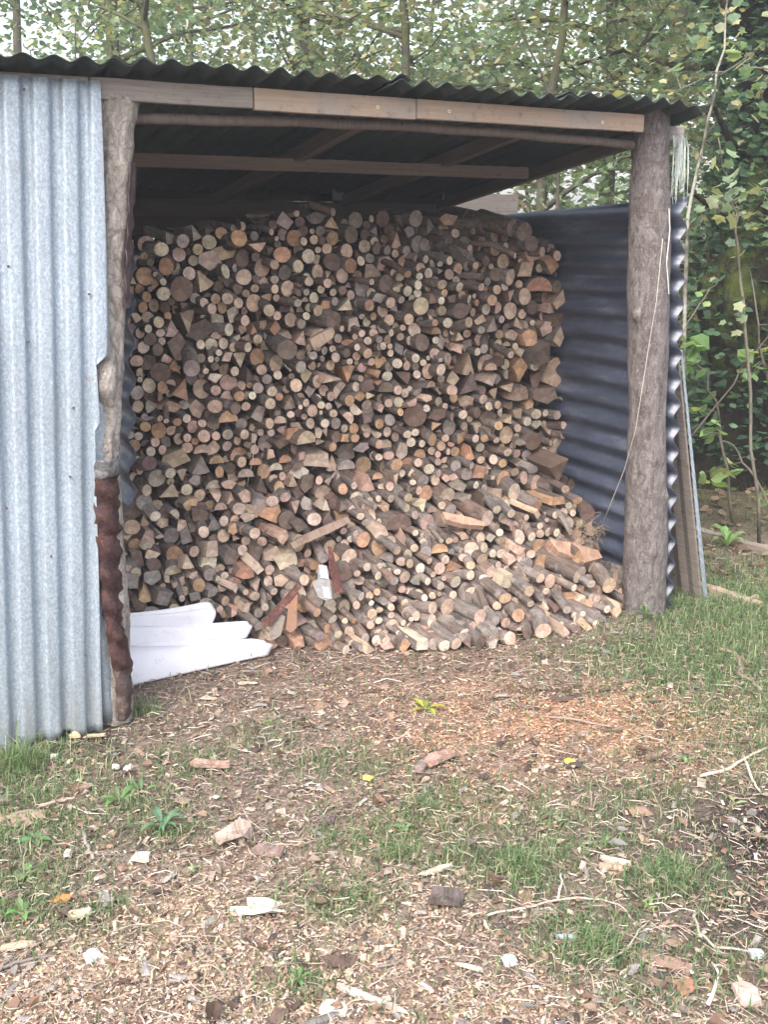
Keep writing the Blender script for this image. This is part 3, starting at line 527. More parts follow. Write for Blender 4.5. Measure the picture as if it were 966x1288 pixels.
def outline(shape,r,ang,rd,n):
    """cross-section points (x right, z up), bark flag per edge, pith position"""
    P=[];Bk=[]
    a0=math.radians(ang if ang is not None else rd.choice([90,90,70,110,0,180,250,290]))
    if shape=='r':
        ex=rd.uniform(.92,1.06); ph=rd.random()*6; am=rd.uniform(.01,.05); a1=rd.random()*6
        for i in range(n):
            a=2*math.pi*i/n; q=r*(1+am*math.sin(2*a+ph)+am*.6*math.sin(3*a+a1)+rd.uniform(-.012,.012)); P.append((q*ex*math.cos(a),q/ex*math.sin(a))); Bk.append(1)
        return P,Bk,(r*rd.uniform(-.12,.12),r*rd.uniform(-.12,.12))
    if shape=='h':   # a0 = direction the round side faces
        m=max(6,n*2//3)
        for i in range(m):
            a=a0-math.pi*.52+math.pi*1.04*i/(m-1); q=r*1.12*(1+rd.uniform(-.03,.03)); P.append((q*math.cos(a)-r*.42*math.cos(a0),q*math.sin(a)-r*.42*math.sin(a0))); Bk.append(1)
        Bk[-1]=0; mx=(P[0][0]+P[-1][0])/2+rd.uniform(-.1,.1)*r; my=(P[0][1]+P[-1][1])/2+rd.uniform(-.1,.1)*r; P.append((mx,my)); Bk.append(0)
        return P,Bk,(mx,my)
    if shape=='w':   # a0 = direction of the pointed edge
        w=rd.uniform(.62,.95); m=max(4,n//3); R_=r*1.75; ax,ay=(r*.95*math.cos(a0),r*.95*math.sin(a0)); P.append((ax,ay)); Bk.append(0)
        for i in range(m):
            a=a0+math.pi-w/2*1.05+w*1.05*i/(m-1); q=R_*(1+rd.uniform(-.03,.03)); P.append((ax+q*math.cos(a),ay+q*math.sin(a))); Bk.append(1)
        Bk[-1]=0; return P,Bk,(ax,ay)
    m=rd.choice([3,4,4,5,5]); a1=rd.random()*6.28; ex=rd.uniform(.82,1.28)
    for i in range(m):
        a=a1+2*math.pi*(i+rd.uniform(-.22,.22))/m; q=r*rd.uniform(.74,1.26); P.append((q*math.cos(a)*ex,q*math.sin(a)/ex)); Bk.append(rd.random()<.4)
    # soften: one rounded corner point between corners
    Q=[];B2=[]
    for i in range(m):
        p,q=P[i],P[(i+1)%m]; Q.append(p);B2.append(Bk[i]); k=rd.uniform(1.0,1.12) if Bk[i] else rd.uniform(.93,1.02)
        Q.append(((p[0]+q[0])/2*k,(p[1]+q[1])/2*k)); B2.append(Bk[i])
    a=rd.random()*6.28; return Q,B2,(r*1.3*math.cos(a),r*1.3*math.sin(a))
def log_geo(body,cap,P,axis,shape,r,length,ang,tone,rd,n):
    """adds the sides to `body` (slots 0 bark, 1 split wood) and the near end grain to `cap`"""
    x,_,y=frame(axis); 
    # x: right-hand unit, w: up
    x=np.cross(axis,Z); x/=np.linalg.norm(x); w=np.cross(x,axis)
    pts,bk,pith=outline(shape,r,ang,rd,n); n=len(pts)
    area=sum(pts[i][0]*pts[(i+1)%n][1]-pts[(i+1)%n][0]*pts[i][1] for i in range(n))
    if area<0: pts=pts[::-1]; bk=bk[::-1]; bk=bk[1:]+bk[:1]
    tx,ty=rd.gauss(0,.11),rd.gauss(0,.11); bx,by=rd.gauss(0,.012),rd.gauss(0,.012)
    if shape=='r' and rd.random()<.3: bx*=2.4; by*=2.4
    ys=[0,.012,length*.33,length*.68,length]; rings=[];uv=[]; oz=rd.random()*5
    per=0
    for yi,yy in enumerate(ys):
        t=yy/length; sc=(.985 if yi==0 else 1)*(1+rd.uniform(-.05,.05)*(yi>1))*(1-.06*t); u_=0
        for i,(a,b) in enumerate(pts):
            j=(1+rd.uniform(-.06,.06)) if yi>1 else 1
            y0=yy+(a*tx+b*ty)*(1-t)
            rings.append(P+x*(a*sc*j+bx*math.sin(t*3.14))+w*(b*sc*j+by*math.sin(t*3.14))+axis*y0)
            if i: u_+=math.hypot(a-pts[i-1][0],b-pts[i-1][1])
            uv.append((u_+oz,yy+oz))
    fs=[];mi=[]
    for k in range(4):
        for i in range(n):
            j=(i+1)%n; fs.append([k*n+i,(k+1)*n+i,(k+1)*n+j,k*n+j]); mi.append(0 if bk[i] else 1)
    fs.append([4*n+i for i in range(n)]); mi.append(1)
    bt=rd.choice([(.17,.135,.12),(.125,.098,.086),(.21,.178,.16),(.16,.14,.128),(.18,.13,.108)]); 
    if tone[0]<.2: bt=tuple(c*.75 for c in bt)
    # one tone for the bark, one for split faces: split faces carry the wood colour via separate verts
    body.add(rings,[f for f,m in zip(fs,mi) if m==0],0,uv,bt) if any(m==0 for m in mi) else None
    if any(m==1 for m in mi): body.add(rings,[f for f,m in zip(fs,mi) if m==1],1,uv,tuple(c*.82 for c in tone))
    # end grain: centre, inner ring, outer rim
    f=.93 if shape=='r' else .95
    cx=sum(p[0] for p in pts)/n; cy=sum(p[1] for p in pts)/n
    cv=[P+x*cx+w*cy+axis*(cx*tx+cy*ty)-axis*.0025]; cuv=[(cx-pith[0],cy-pith[1])]; cc=[tone]
    for q in (f,.99):
        for i,(a,b) in enumerate(pts):
            A,B=cx+(a-cx)*q,cy+(b-cy)*q
            cv.append(P+x*A+w*B+axis*(A*tx+B*ty)-axis*(.002 if q==f else .0008)); cuv.append((A-pith[0],B-pith[1]))
            edge=bk[i] or bk[i-1]
            cc.append(tone if q==f or not edge else tuple(c*.9 for c in bt))
    cf=[[0,1+i,1+(i+1)%n] for i in range(n)]+[[1+i,1+n+i,1+n+(i+1)%n,1+(i+1)%n] for i in range(n)]
    # orientation: cap normal must face -axis
    cap.add(cv,cf,0,cuv,cc)
def jit(c,rd,f=.12):
    k=1+rd.gauss(0,f); return tuple(max(.02,min(.8,v*k*(1+rd.gauss(0,.035)))) for v in c)
LOGS.sort(key=lambda l:-l[2]*(1 if l[3]!='r' else .97))
NH=296
CN={'p':'pale','t':'tan','o':'orange','k':'pinkish','g':'grey','d':'dark'}
SN={'r':'round log','h':'half-round log','w':'wedge-split log','q':'split block'}
def region(x,y):
    row=0 if y<325 else 1 if y<410 else 2 if y<500 else 3 if y<590 else 4 if y<680 else 5
    if row<4: col=0 if x<235 else 1 if x<330 else 2 if x<430 else 3 if x<530 else 4 if x<630 else 5
    else: col=0 if x<235 else 1 if x<330 else 2 if x<430 else 3 if x<530 else 4 if x<660 else 5
    rn=['on top edge','high in stack','in upper stack','in mid stack','low in stack','at heap foot'][row]
    if row<4: c=['by the bark post','right of bark post','left of centre','at centre','right of centre','near blue wall'][col]
    elif row==4: c=['by the rusty strip','above the white sheet','above silver offcut','at centre','right of centre','near blue wall'][col]
    else: c=['above the white sheet','right of white sheet','by silver offcut','at centre','right of centre','by thick right post'][col]
    return row,col,rn+' '+c
ORD=['leftmost','second from left','third from left','fourth from left','fifth from left','sixth from left','seventh from left','eighth from left','ninth from left','tenth from left']
heroes=LOGS[:NH]; key={}
for l in heroes:
    sz='large ' if l[2]>10.6 else ('thick ' if l[2]>8.9 else '')
    k=(region(l[0],l[1])[2],sz+CN[l[4]]+'-faced '+SN[l[3]]); key.setdefault(k,[]).append(l)
lab={}
for (rg,ds),ls_ in key.items():
    ls_.sort(key=lambda l:l[0])
    for i,l in enumerate(ls_): lab[id(l)]=f"{ds}, {rg}"+("" if len(ls_)==1 else f", {ORD[i]} of {len(ls_)}")
LRD=random.Random(11); smb,scap=MB(),MB(); GRP='cut firewood stacked in the shed'
def place(l,stuff,off=0.):
    x,y,r,sh,c,ang,fw,real=l; rd=LRD
    o_=off+rd.gauss(0,.026)-((.075 if r<9.5 else .11) if fw else 0)-(rd.uniform(.03,.08) if (sh=='r' and real and not fw and rd.random()<(.30 if y<600 else .12)) else 0)+(0 if real else (.02 if y<600 else .03))
    P=face_point(x,y,o_)
    Zc=(P-C0)@np.array([0,CT,-ST]); rw_=r*Zc/F*1.02
    if P[2]<rw_*.9: P[2]=rw_*.9
    az=math.radians(rd.gauss(0,8)); el=math.radians(rd.gauss(1.5,3)+(4 if fw else 0))
    ax=V*math.cos(az)*math.cos(el)-U*math.sin(az)*math.cos(el)+Z*(-math.sin(el) if False else math.sin(el))
    ln=rd.uniform(.26,.36)+(.05 if fw else 0)+(.08 if r>9.5 and fw else 0)
    if r<5: ln*=.9
    return P,ax,rw_,ln
for i,l in enumerate(LOGS):
    P,ax,rw_,ln=place(l,i>=NH); tone=jit(PAL[l[4]],LRD)
    if i<NH:
        nm='split_log' if l[3]!='r' else 'firewood_log'
        b,c=MB(),MB(); log_geo(b,c,np.zeros(3),ax,l[3],rw_,ln,l[5],tone,LRD,16)
        o=b.build(nm,[BARK,SPLIT],None,l[3]=='r'); o.location=Vector(P); tag(o,lab[id(l)],'log',GRP)
        e=c.build('cut_face',END,None,False); e.parent=o
    else: log_geo(smb,scap,P,ax,l[3],rw_,ln,l[5],tone,LRD,10)
# second layer seen through the gaps
for k in range(1100):
    while True:
        x=LRD.uniform(140,796); y=LRD.uniform(280,818)
        if ins[int((y-250)/G),int((x-130)/G)]: break
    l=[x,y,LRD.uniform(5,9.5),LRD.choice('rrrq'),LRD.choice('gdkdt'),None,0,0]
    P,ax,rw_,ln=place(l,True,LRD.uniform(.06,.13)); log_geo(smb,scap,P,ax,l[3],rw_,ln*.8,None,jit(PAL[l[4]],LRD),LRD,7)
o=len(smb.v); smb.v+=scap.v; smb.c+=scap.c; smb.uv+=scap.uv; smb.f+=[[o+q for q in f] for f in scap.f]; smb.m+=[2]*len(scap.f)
tag(smb.build('firewood',[BARK,SPLIT,END]),'the many thinner logs and splits packed between the larger ones','firewood',None,'stuff')
# ---- odd pieces in the heap
def poly_board(name,pxs,off,th,m,label,cat,tone=(1,1,1)):
    P=[face_point(x,y,off) for x,y in pxs]; n=np.cross(P[1]-P[0],P[-1]-P[0]); n/=np.linalg.norm(n)
    if n@(C0-P[0])<0: n=-n
    k=len(P); mb=MB(); P=[p+n*.01 for p in P]; vs=P+[p-n*th for p in P]; uv=[(float((p-P[0])@((P[1]-P[0])/np.linalg.norm(P[1]-P[0]))),float((p-P[0])@np.array([0,0,1]))) for p in vs]
    fs=[list(range(k)),list(range(k,2*k))[::-1]]+[[i,k+i,k+(i+1)%k,(i+1)%k] for i in range(k)]
    mb.add(vs,fs,0,uv,tone); return tag(mb.build(name,m),label,cat)
lb=poly_board('metal_offcut',[(400,711),(411,713),(418,754),(410,757),(400,752),(393,735),(399,729)],-.135,.006,PLAIN,'pale grey metal offcut with white stickers standing in the heap','metal offcut',(.24,.24,.24))
for q in ([(401,712),(410,713),(413,729),(403,728)],[(405,739),(413,740),(416,754),(408,753)]):
    o=poly_board('sticker',q,-.143,.002,PLAIN,None,None,(.56,.56,.62)); o.parent=lb
poly_board('metal_strip',[(412,688),(417,690),(430,742),(431,747),(422,748),(413,715)],-.135,.006,RUST,'rusty red metal strip standing upright beside the stickered offcut','metal strip',(1.7,1.3,1.3))
poly_board('metal_angle',[(375,733),(378,740),(339,789),(333,787),(330,781)],-.13,.005,RUST,'rusty brown metal angle leaning across the foot of the heap','metal angle',(2.0,1.7,1.6))
poly_board('brown_board',[(364,748),(374,745),(373,790),(366,797),(359,793)],-.115,.016,TIMBER,'narrow reddish brown board standing on end beside the rusty angle','board',(.7,.48,.38))
poly_board('grey_board',[(341,775),(348,771),(359,776),(353,800),(343,806),(338,800)],-.10,.012,GREYW,'small grey weathered board behind the end of the white sheet','board',(.85,.8,.75))
poly_board('split_slab',[(388,427),(402,419),(416,412),(420,416),(418,424),(405,434),(394,440)],-.09,.03,SPLIT,'flat pale split slab lying tilted high in the stack left of centre','slab',(.50,.38,.29))
poly_board('split_slab',[(383,672),(420,656),(437,650),(440,657),(415,670),(368,690),(364,684)],-.08,.04,SPLIT,'long curved brown slab lying across the lower middle of the stack','slab',(.30,.22,.18))
poly_board('split_slab',[(556,645),(590,652),(609,658),(609,663),(582,661),(560,655)],-.10,.03,SPLIT,'thin splintered tan slab lying lengthwise low right of centre','slab',(.48,.32,.24))
poly_board('split_slab',[(690,680),(720,684),(752,694),(757,703),(735,709),(702,695)],-.08,.06,SPLIT,'broad reddish tan slab lying behind the thick grey log','slab',(.42,.28,.21))
mb=MB()
for i in range(80):
    P=face_point(745+R.gauss(0,9),668+R.gauss(0,6),-.05+R.uniform(-.02,.02)); Q=P+np.array([R.gauss(0,.04),R.gauss(0,.03),R.gauss(-.01,.025)])
    tube(mb,[P,(P+Q)/2+np.array([0,0,R.uniform(0,.02)]),Q],.0013,3,(.34,.27,.21),cap=False)
tag(mb.build('dry_grass_tuft',PLAIN),'tangled tuft of dry roots and straw where the string reaches the logs','tuft')
P0=face_point(322,545,-.06); P1=face_point(310,612,-.09); curve_thing('string',[P0,(P0+P1)/2+np.array([.006,-.01,0]),P1],.0014,(.45,.41,.36),PLAIN,'short pale string hanging over the logs left of centre','string')
# ------------------------------------------------------------------ the ground: one sheet, cover read off the photograph
def B(px,py,rx,ry,w=1.): P=ground(px,py); return (P[0],P[1],rx,ry,w)
SAW=[B(730,905,.60,.30,1.1),B(560,1000,.3,.2,.45),B(620,870,.35,.12,.7),B(820,950,.30,.2,.7),B(560,930,.3,.2,.6),B(480,880,.25,.12,.5),B(660,960,.3,.15,.5)]
PALE=[B(60,1270,.30,.22),B(250,1180,.30,.22,.9),B(330,1270,.28,.2,1),B(150,1220,.25,.2,.9),B(470,1200,.25,.18,.8),B(600,1270,.25,.15,1),B(520,1130,.22,.15,.4),B(420,1100,.22,.15,.4),B(720,1290,.2,.1,.6),B(300,1090,.2,.1,.5)]
GRS=[B(905,830,.42,.30,1.9),B(960,760,.5,.5,1.9),B(870,785,.22,.16,1.5),B(1040,900,.5,.5,1.),B(15,960,.18,.14,1.2),B(-60,1000,.4,.3,1.),B(30,1050,.18,.15,1.1),B(20,1130,.15,.12,1.),B(165,1020,.14,.10,.7),B(215,1050,.10,.07,.8),B(560,1015,.16,.12,.8),B(520,1040,.2,.12,.6),B(650,1090,.13,.10,1.),B(600,1080,.14,.1,.8),B(720,1050,.25,.12,.6),B(745,1190,.14,.10,1.1),B(840,1110,.14,.1,.9),B(700,1030,.2,.15,.5),B(430,1130,.13,.09,.8),B(470,1060,.2,.1,.5),B(230,960,.14,.1,.6),B(100,1160,.14,.08,.6),B(380,1240,.08,.06,.7),B(810,1000,.2,.12,.5),B(330,930,.15,.1,.35),B(450,960,.2,.12,.45),B(900,1220,.15,.1,.4),B(790,1255,.12,.06,.5)]
DARK=[B(985,1060,.32,.30,1.3),B(1000,1150,.3,.2,1.),B(120,925,.13,.09,1.),B(640,880,.12,.05,.6),B(700,870,.2,.05,.7),B(860,860,.2,.06,.4)]
DUST=[B(480,835,.7,.16,1.),B(600,825,.6,.12,1.),B(330,870,.4,.15,.7)]
def cover(X,Y,bl):
    t=np.zeros_like(X)
    for x,y,a,b,w in bl: t=np.maximum(t,w*np.exp(-((X-x)/a)**2-((Y-y)/b)**2))
    return t
def nz(X,Y,f,seed=0):
    # cheap smooth noise for arrays
    v=np.zeros_like(X); r=np.random.default_rng(seed)
    for i in range(7):
        a=r.uniform(0,6.28); k=f*r.uniform(.6,1.7); v+=np.sin((X*math.cos(a)+Y*math.sin(a))*k*6.28+r.uniform(0,6.28))
    return v/4.5
def gz(X,Y):
    # gentle relief, quiet where the shed stands; rises behind
    sx=(X-O[0])*U[0]+(Y-O[1])*U[1]; dd=(X-O[0])*V[0]+(Y-O[1])*V[1]
    inside=1/(1+np.exp(-(dd+.02)/.05))*(1/(1+np.exp(-(2.0-dd)/.1)))*(1/(1+np.exp((sx-2.6)/.06)))
    h=.010*nz(X,Y,.9,1)+.006*nz(X,Y,2.6,2)+.003*nz(X,Y,7,3)
    return (h*(1-inside)-.004*inside)+.10*np.clip((np.hypot(X,Y)-9)/10,0,1)**1.5
xs=np.unique(np.concatenate([np.linspace(-1.7,2.9,190),np.linspace(-8,9,60),np.linspace(-80,80,41)]))
ys=np.unique(np.concatenate([np.linspace(1.1,5.6,190),np.linspace(-6,14,60),np.linspace(-60,120,46)]))
GXX,GYY=np.meshgrid(xs,ys); gzz=gz(GXX,GYY); nx_,ny_=len(xs),len(ys)
vv=np.stack([GXX,GYY,gzz],-1).reshape(-1,3)
c_s=cover(GXX,GYY,SAW)*(1+.5*nz(GXX,GYY,3,5)); c_p=cover(GXX,GYY,PALE)*(1+.4*nz(GXX,GYY,3,6)); c_g=cover(GXX,GYY,GRS); c_d=cover(GXX,GYY,DARK); c_u=cover(GXX,GYY,DUST)
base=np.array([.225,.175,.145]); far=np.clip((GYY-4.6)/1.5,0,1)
def lerp(a,b,t): t=np.clip(t,0,1)[...,None]; return a*(1-t)+np.array(b)*t
cg=np.broadcast_to(base,GXX.shape+(3,)).copy()
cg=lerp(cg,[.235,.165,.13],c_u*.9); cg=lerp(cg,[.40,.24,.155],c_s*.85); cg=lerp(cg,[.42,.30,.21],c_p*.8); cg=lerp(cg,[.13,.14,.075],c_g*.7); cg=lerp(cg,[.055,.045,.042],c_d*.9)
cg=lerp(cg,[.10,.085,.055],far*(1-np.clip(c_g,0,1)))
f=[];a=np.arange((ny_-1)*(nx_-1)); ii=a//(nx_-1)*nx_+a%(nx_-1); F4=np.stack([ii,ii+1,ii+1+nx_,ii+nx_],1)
def m_ground(nt,b):
    k=N(nt); co=k.coord(); n1=k.noise(co,9,6,.75); n2=k.noise(co,55,5,.8); v=k.vor(co,140,out='Color'); vs_=k.n('ShaderNodeSeparateXYZ',{0:v}).outputs[0]
    c=k.mix(1,k.tone(),k.ramp(n1,[(.3,.55),(.5,.95),(.7,1.35)]),'MULTIPLY'); c=k.mix(1,c,k.ramp(n2,[(.3,.45),(.6,1.2)]),'MULTIPLY')
    c=k.mix(.55,c,k.ramp(vs_,[(0,.45),(1,1.6)]),'MULTIPLY'); k.base(b,c); k.bump(b,k.math('ADD',n2,k.math('MULTIPLY',vs_,.6)),1,.012)
GROUND=mat('soil_and_sawdust',m_ground,.95,.1)
me=bpy.data.meshes.new('ground'); me.from_pydata(vv.tolist(),[],F4.tolist()); me.materials.append(GROUND)
at=me.color_attributes.new('tone','FLOAT_COLOR','POINT'); at.data.foreach_set('color',np.hstack([cg.reshape(-1,3),np.ones((len(vv),1))]).astype(np.float32).ravel())
me.polygons.foreach_set('use_smooth',[True]*len(F4)); go=bpy.data.objects.new('ground',me); COL.objects.link(go); tag(go,kind='structure')
# scatter region: what the camera sees of the near ground and a margin
def scatter(n,ymin=1.25,ymax=5.2,bias=1.6):
    out=[]; 
    while sum(map(len,out))<n:
        y=ymin+(ymax-ymin)*NR.random(n)**bias; w=.62*y+.55; x=NR.uniform(-1,1,n)*w
        dd=(x-O[0])*V[0]+(y-O[1])*V[1]; ss=(x-O[0])*U[0]+(y-O[1])*U[1]
        ok=~((ss<.02)&(dd>-.05))&~((dd>.35)&(ss<2.5))
        out.append(np.stack([x,y],1)[ok])
    return np.concatenate(out)[:n]
def rot_frames(n,tilt=.35):
    a=NR.uniform(0,2*np.pi,n); t=np.stack([np.cos(a),np.sin(a),NR.normal(0,tilt,n)],1); t/=np.linalg.norm(t,axis=1,keepdims=True)
    nn=np.stack([NR.normal(0,tilt,n),NR.normal(0,tilt,n),np.ones(n)],1); b=np.cross(nn,t); b/=np.linalg.norm(b,axis=1,keepdims=True); nn=np.cross(t,b); return t,b,nn
def chips(name,P,ln,wd,cols,lab,z0=.004,tilt=.35,mt=None):
    n=len(P); t,b,nn=rot_frames(n,tilt); z=gz(P[:,0],P[:,1])+z0+NR.random(n)*.006
    c=np.stack([P[:,0],P[:,1],z],1); l=ln[:,None]/2; w=wd[:,None]/2; th=(w*.35)
    vs=np.stack([c-t*l-b*w*.7,c-t*l*.9+b*w,c+t*l*.95+b*w*.8,c+t*l-b*w,c+nn*th*1.6-t*l*.2,c+nn*th*1.2+t*l*.4],1)
    o=npmesh(name,vs,[[0,4,1],[1,4,5],[1,5,2],[2,5,3],[3,5,4],[3,4,0]],6,mt or PLAIN,cols); return tag(o,lab,kind='stuff')
def pick(pal,wts,n,j=.18):
    pal=np.array(pal); i=NR.choice(len(pal),n,p=np.array(wts)/sum(wts)); return np.clip(pal[i]*(1+NR.normal(0,j,(n,1))),.01,.85)
# sawdust and wood chips
P=scatter(190000); X,Y=P[:,0],P[:,1]; cs=cover(X,Y,SAW)*(1+.5*nz(X,Y,3,5)); cp=cover(X,Y,PALE)*(1+.4*nz(X,Y,3,6)); cg_=cover(X,Y,GRS); cd=cover(X,Y,DARK)
pr_=np.clip(.14+1.0*np.maximum(cs,cp)-.35*cg_-.5*cd,.03,1); k=NR.random(len(P))<pr_; P=P[k][:90000]; X,Y=P[:,0],P[:,1]; n=len(P)
orange=(cover(X,Y,SAW)>NR.random(n)*.7)
col=np.where(orange[:,None],pick([(.48,.28,.17),(.56,.37,.25),(.38,.20,.12),(.26,.16,.11)],[4,3,2,1],n),pick([(.52,.39,.28),(.42,.29,.205),(.62,.51,.40),(.27,.195,.15),(.36,.32,.29)],[4,4,1.6,4,3],n))
ln=NR.lognormal(math.log(.0068),.42,n); chips('wood_chips',P,ln,ln*NR.uniform(.3,.75,n),col,'sawdust and small wood chips strewn over the ground')
# brown litter fragments
P=scatter(30000); X,Y=P[:,0],P[:,1]; k=NR.random(len(P))<np.clip(.75-.5*np.maximum(cover(X,Y,SAW),cover(X,Y,PALE)),.2,1); P=P[k]; n=len(P)
col=pick([(.17,.11,.08),(.25,.17,.125),(.10,.07,.055),(.32,.25,.20),(.20,.18,.15),(.46,.39,.32)],[4,4,3,3,2,1.2],n)
ln=NR.lognormal(math.log(.0125),.45,n); chips('leaf_litter_fragments',P,ln,ln*NR.uniform(.3,.9,n),col,'brown and grey bits of bark and dead leaf over the ground')
P=scatter(2400); n=len(P); ln=NR.lognormal(math.log(.026),.4,n); chips('bark_flakes',P,ln,ln*NR.uniform(.2,.6,n),pick([(.09,.065,.055),(.15,.105,.085),(.055,.045,.042),(.24,.22,.21)],[3,3,2,2],n),'dark flakes of bark among the litter',.006,.2)
# straws and fine twigs
def strands(name,P,ln,rad,cols,lab,flat=.12,arch=.15):
    n=len(P); a=NR.uniform(0,6.28,n); t=np.stack([np.cos(a),np.sin(a),NR.normal(0,flat,n)],1); s=np.stack([-np.sin(a),np.cos(a),0*a],1)
    z=gz(P[:,0],P[:,1])+.006+NR.random(n)*.012; c=np.stack([P[:,0],P[:,1],z],1); L_=ln[:,None]; k=(NR.normal(0,arch,n)*ln)[:,None]; up=np.array([0,0,1.])
    m=c+s*k+up*np.abs(NR.normal(0,.08,n)*ln)[:,None]; A=c-t*L_/2; Bq=c+t*L_/2; r=rad[:,None]
    vs=np.stack([A-s*r,A+s*r,A+up*r*1.6, m-s*r,m+s*r,m+up*r*1.6, Bq-s*r*.6,Bq+s*r*.6,Bq+up*r],1)
    fs=[]
    for q in (0,3):
        for i in range(3): j=(i+1)%3; fs.append([q+i,q+j,q+3+j,q+3+i])
    o=npmesh(name,vs,fs,9,PLAIN,cols); return tag(o,lab,kind='stuff')
P=scatter(21000); n=len(P); strands('straw_and_twigs',P,NR.lognormal(math.log(.028),.5,n),NR.uniform(.0006,.0014,n),pick([(.38,.32,.26),(.30,.25,.21),(.19,.145,.12),(.52,.46,.38)],[4,4,4,1.2],n),'fine dead stalks and needles lying over the ground')
# grass
def grass(name,P,hl,cols,lab):
    n=len(P); a=NR.uniform(0,6.28,n); d=np.stack([np.cos(a),np.sin(a),0*a],1); s=np.stack([-np.sin(a),np.cos(a),0*a],1)
    z=gz(P[:,0],P[:,1])-.003; c=np.stack([P[:,0],P[:,1],z],1); h=hl[:,None]; lean=NR.uniform(.2,1.1,n)[:,None]; w=NR.uniform(.0008,.0020,n)[:,None]; up=np.array([0,0,1.])
    m=c+up*h*.62+d*h*lean*.35; t=c+up*h*(.95-.35*lean)+d*h*lean*.95
    vs=np.stack([c-s*w,c+s*w,m-s*w*.9,m+s*w*.9,t],1); return tag(npmesh(name,vs,[[0,1,3,2],[2,3,4]],5,LEAF,cols),lab,kind='stuff')
P=scatter(420000,bias=1.2); X,Y=P[:,0],P[:,1]; cg_=cover(X,Y,GRS)*(.75+.6*nz(X,Y,5,9))
k=NR.random(len(P))<np.clip(cg_*.85+.035,0,.85); P=P[k][:120000]; n=len(P)
hl=NR.lognormal(math.log(.026),.4,n)*(1+.6*np.clip(cover(P[:,0],P[:,1],[B(15,960,.2,.15),B(960,790,.5,.4),B(655,1090,.1,.1),B(840,1110,.1,.1)]),0,1))
grass('grass',P,hl,pick([(.12,.20,.09),(.18,.26,.12),(.09,.155,.08),(.28,.30,.18),(.38,.35,.26)],[5,4,3,2.4,1.8],n),'short patchy green grass growing through the litter')
xs_=NR.uniform(1.3,7.5,36000); ys_=NR.uniform(3.9,11,36000); P=np.stack([xs_,ys_],1); X,Y=xs_,ys_; k=((Y-.9*X>1.)&(((X-O[0])*U[0]+(Y-O[1])*U[1])>2.62))
P=P[k]; n=len(P); grass('grass',P,NR.lognormal(math.log(.05),.4,n),pick([(.08,.15,.04),(.12,.18,.06),(.05,.10,.04),(.22,.2,.1)],[5,4,3,3],n),'longer rough grass behind the right post')
# leaves on the ground: irregular curled blades
def leaf_verts(c,t,b,nn,l,w,curl):
    l=l[:,None]; w=w[:,None]; k=curl[:,None]
    return np.stack([c-t*l*.5,c-t*l*.2+b*w*.45+nn*k*w*.35,c+t*l*.12+b*w*.5+nn*k*w*.5,c+t*l*.5+nn*k*l*.25,c+t*l*.12-b*w*.5+nn*k*w*.45,c-t*l*.2-b*w*.42+nn*k*w*.3,c+t*l*.05+nn*k*w*.02],1)
LF=[[0,6,1],[1,6,2],[2,6,3],[3,6,4],[4,6,5],[5,6,0]]
P=scatter(1000); X,Y=P[:,0],P[:,1]; k=NR.random(len(P))<np.clip(.8-.6*cover(X,Y,SAW),.2,1); P=P[k]; n=len(P); t,b,nn=rot_frames(n,.25)
c=np.stack([P[:,0],P[:,1],gz(P[:,0],P[:,1])+.010+NR.random(n)*.008],1); l=NR.lognormal(math.log(.030),.32,n)
tag(npmesh('dead_leaves',leaf_verts(c,t,b,nn,l,l*NR.uniform(.45,.9,n),NR.normal(.5,.5,n)),LF,7,LEAF,pick([(.20,.13,.095),(.30,.21,.16),(.13,.09,.075),(.36,.28,.23),(.27,.26,.25),(.40,.17,.07)],[4,4,3,3,2,.2],n)),'curled brown and grey dead leaves scattered on the ground',kind='stuff')
xs_=NR.uniform(1.6,9,9000); ys_=NR.uniform(4.6,13,9000); P=np.stack([xs_,ys_],1); k=((xs_-O[0])*U[0]+(ys_-O[1])*U[1])>2.75; P=P[k]; n=len(P); t,b,nn=rot_frames(n,.3)
c=np.stack([P[:,0],P[:,1],gz(P[:,0],P[:,1])+.02],1); l=NR.lognormal(math.log(.05),.3,n)
tag(npmesh('dead_leaves',leaf_verts(c,t,b,nn,l,l*NR.uniform(.5,.9,n),NR.normal(.3,.3,n)),LF,7,LEAF,pick([(.20,.14,.10),(.28,.21,.15),(.14,.10,.08),(.22,.22,.12)],[4,4,3,2],n)),'dead leaves under the trees behind the shed',kind='stuff')
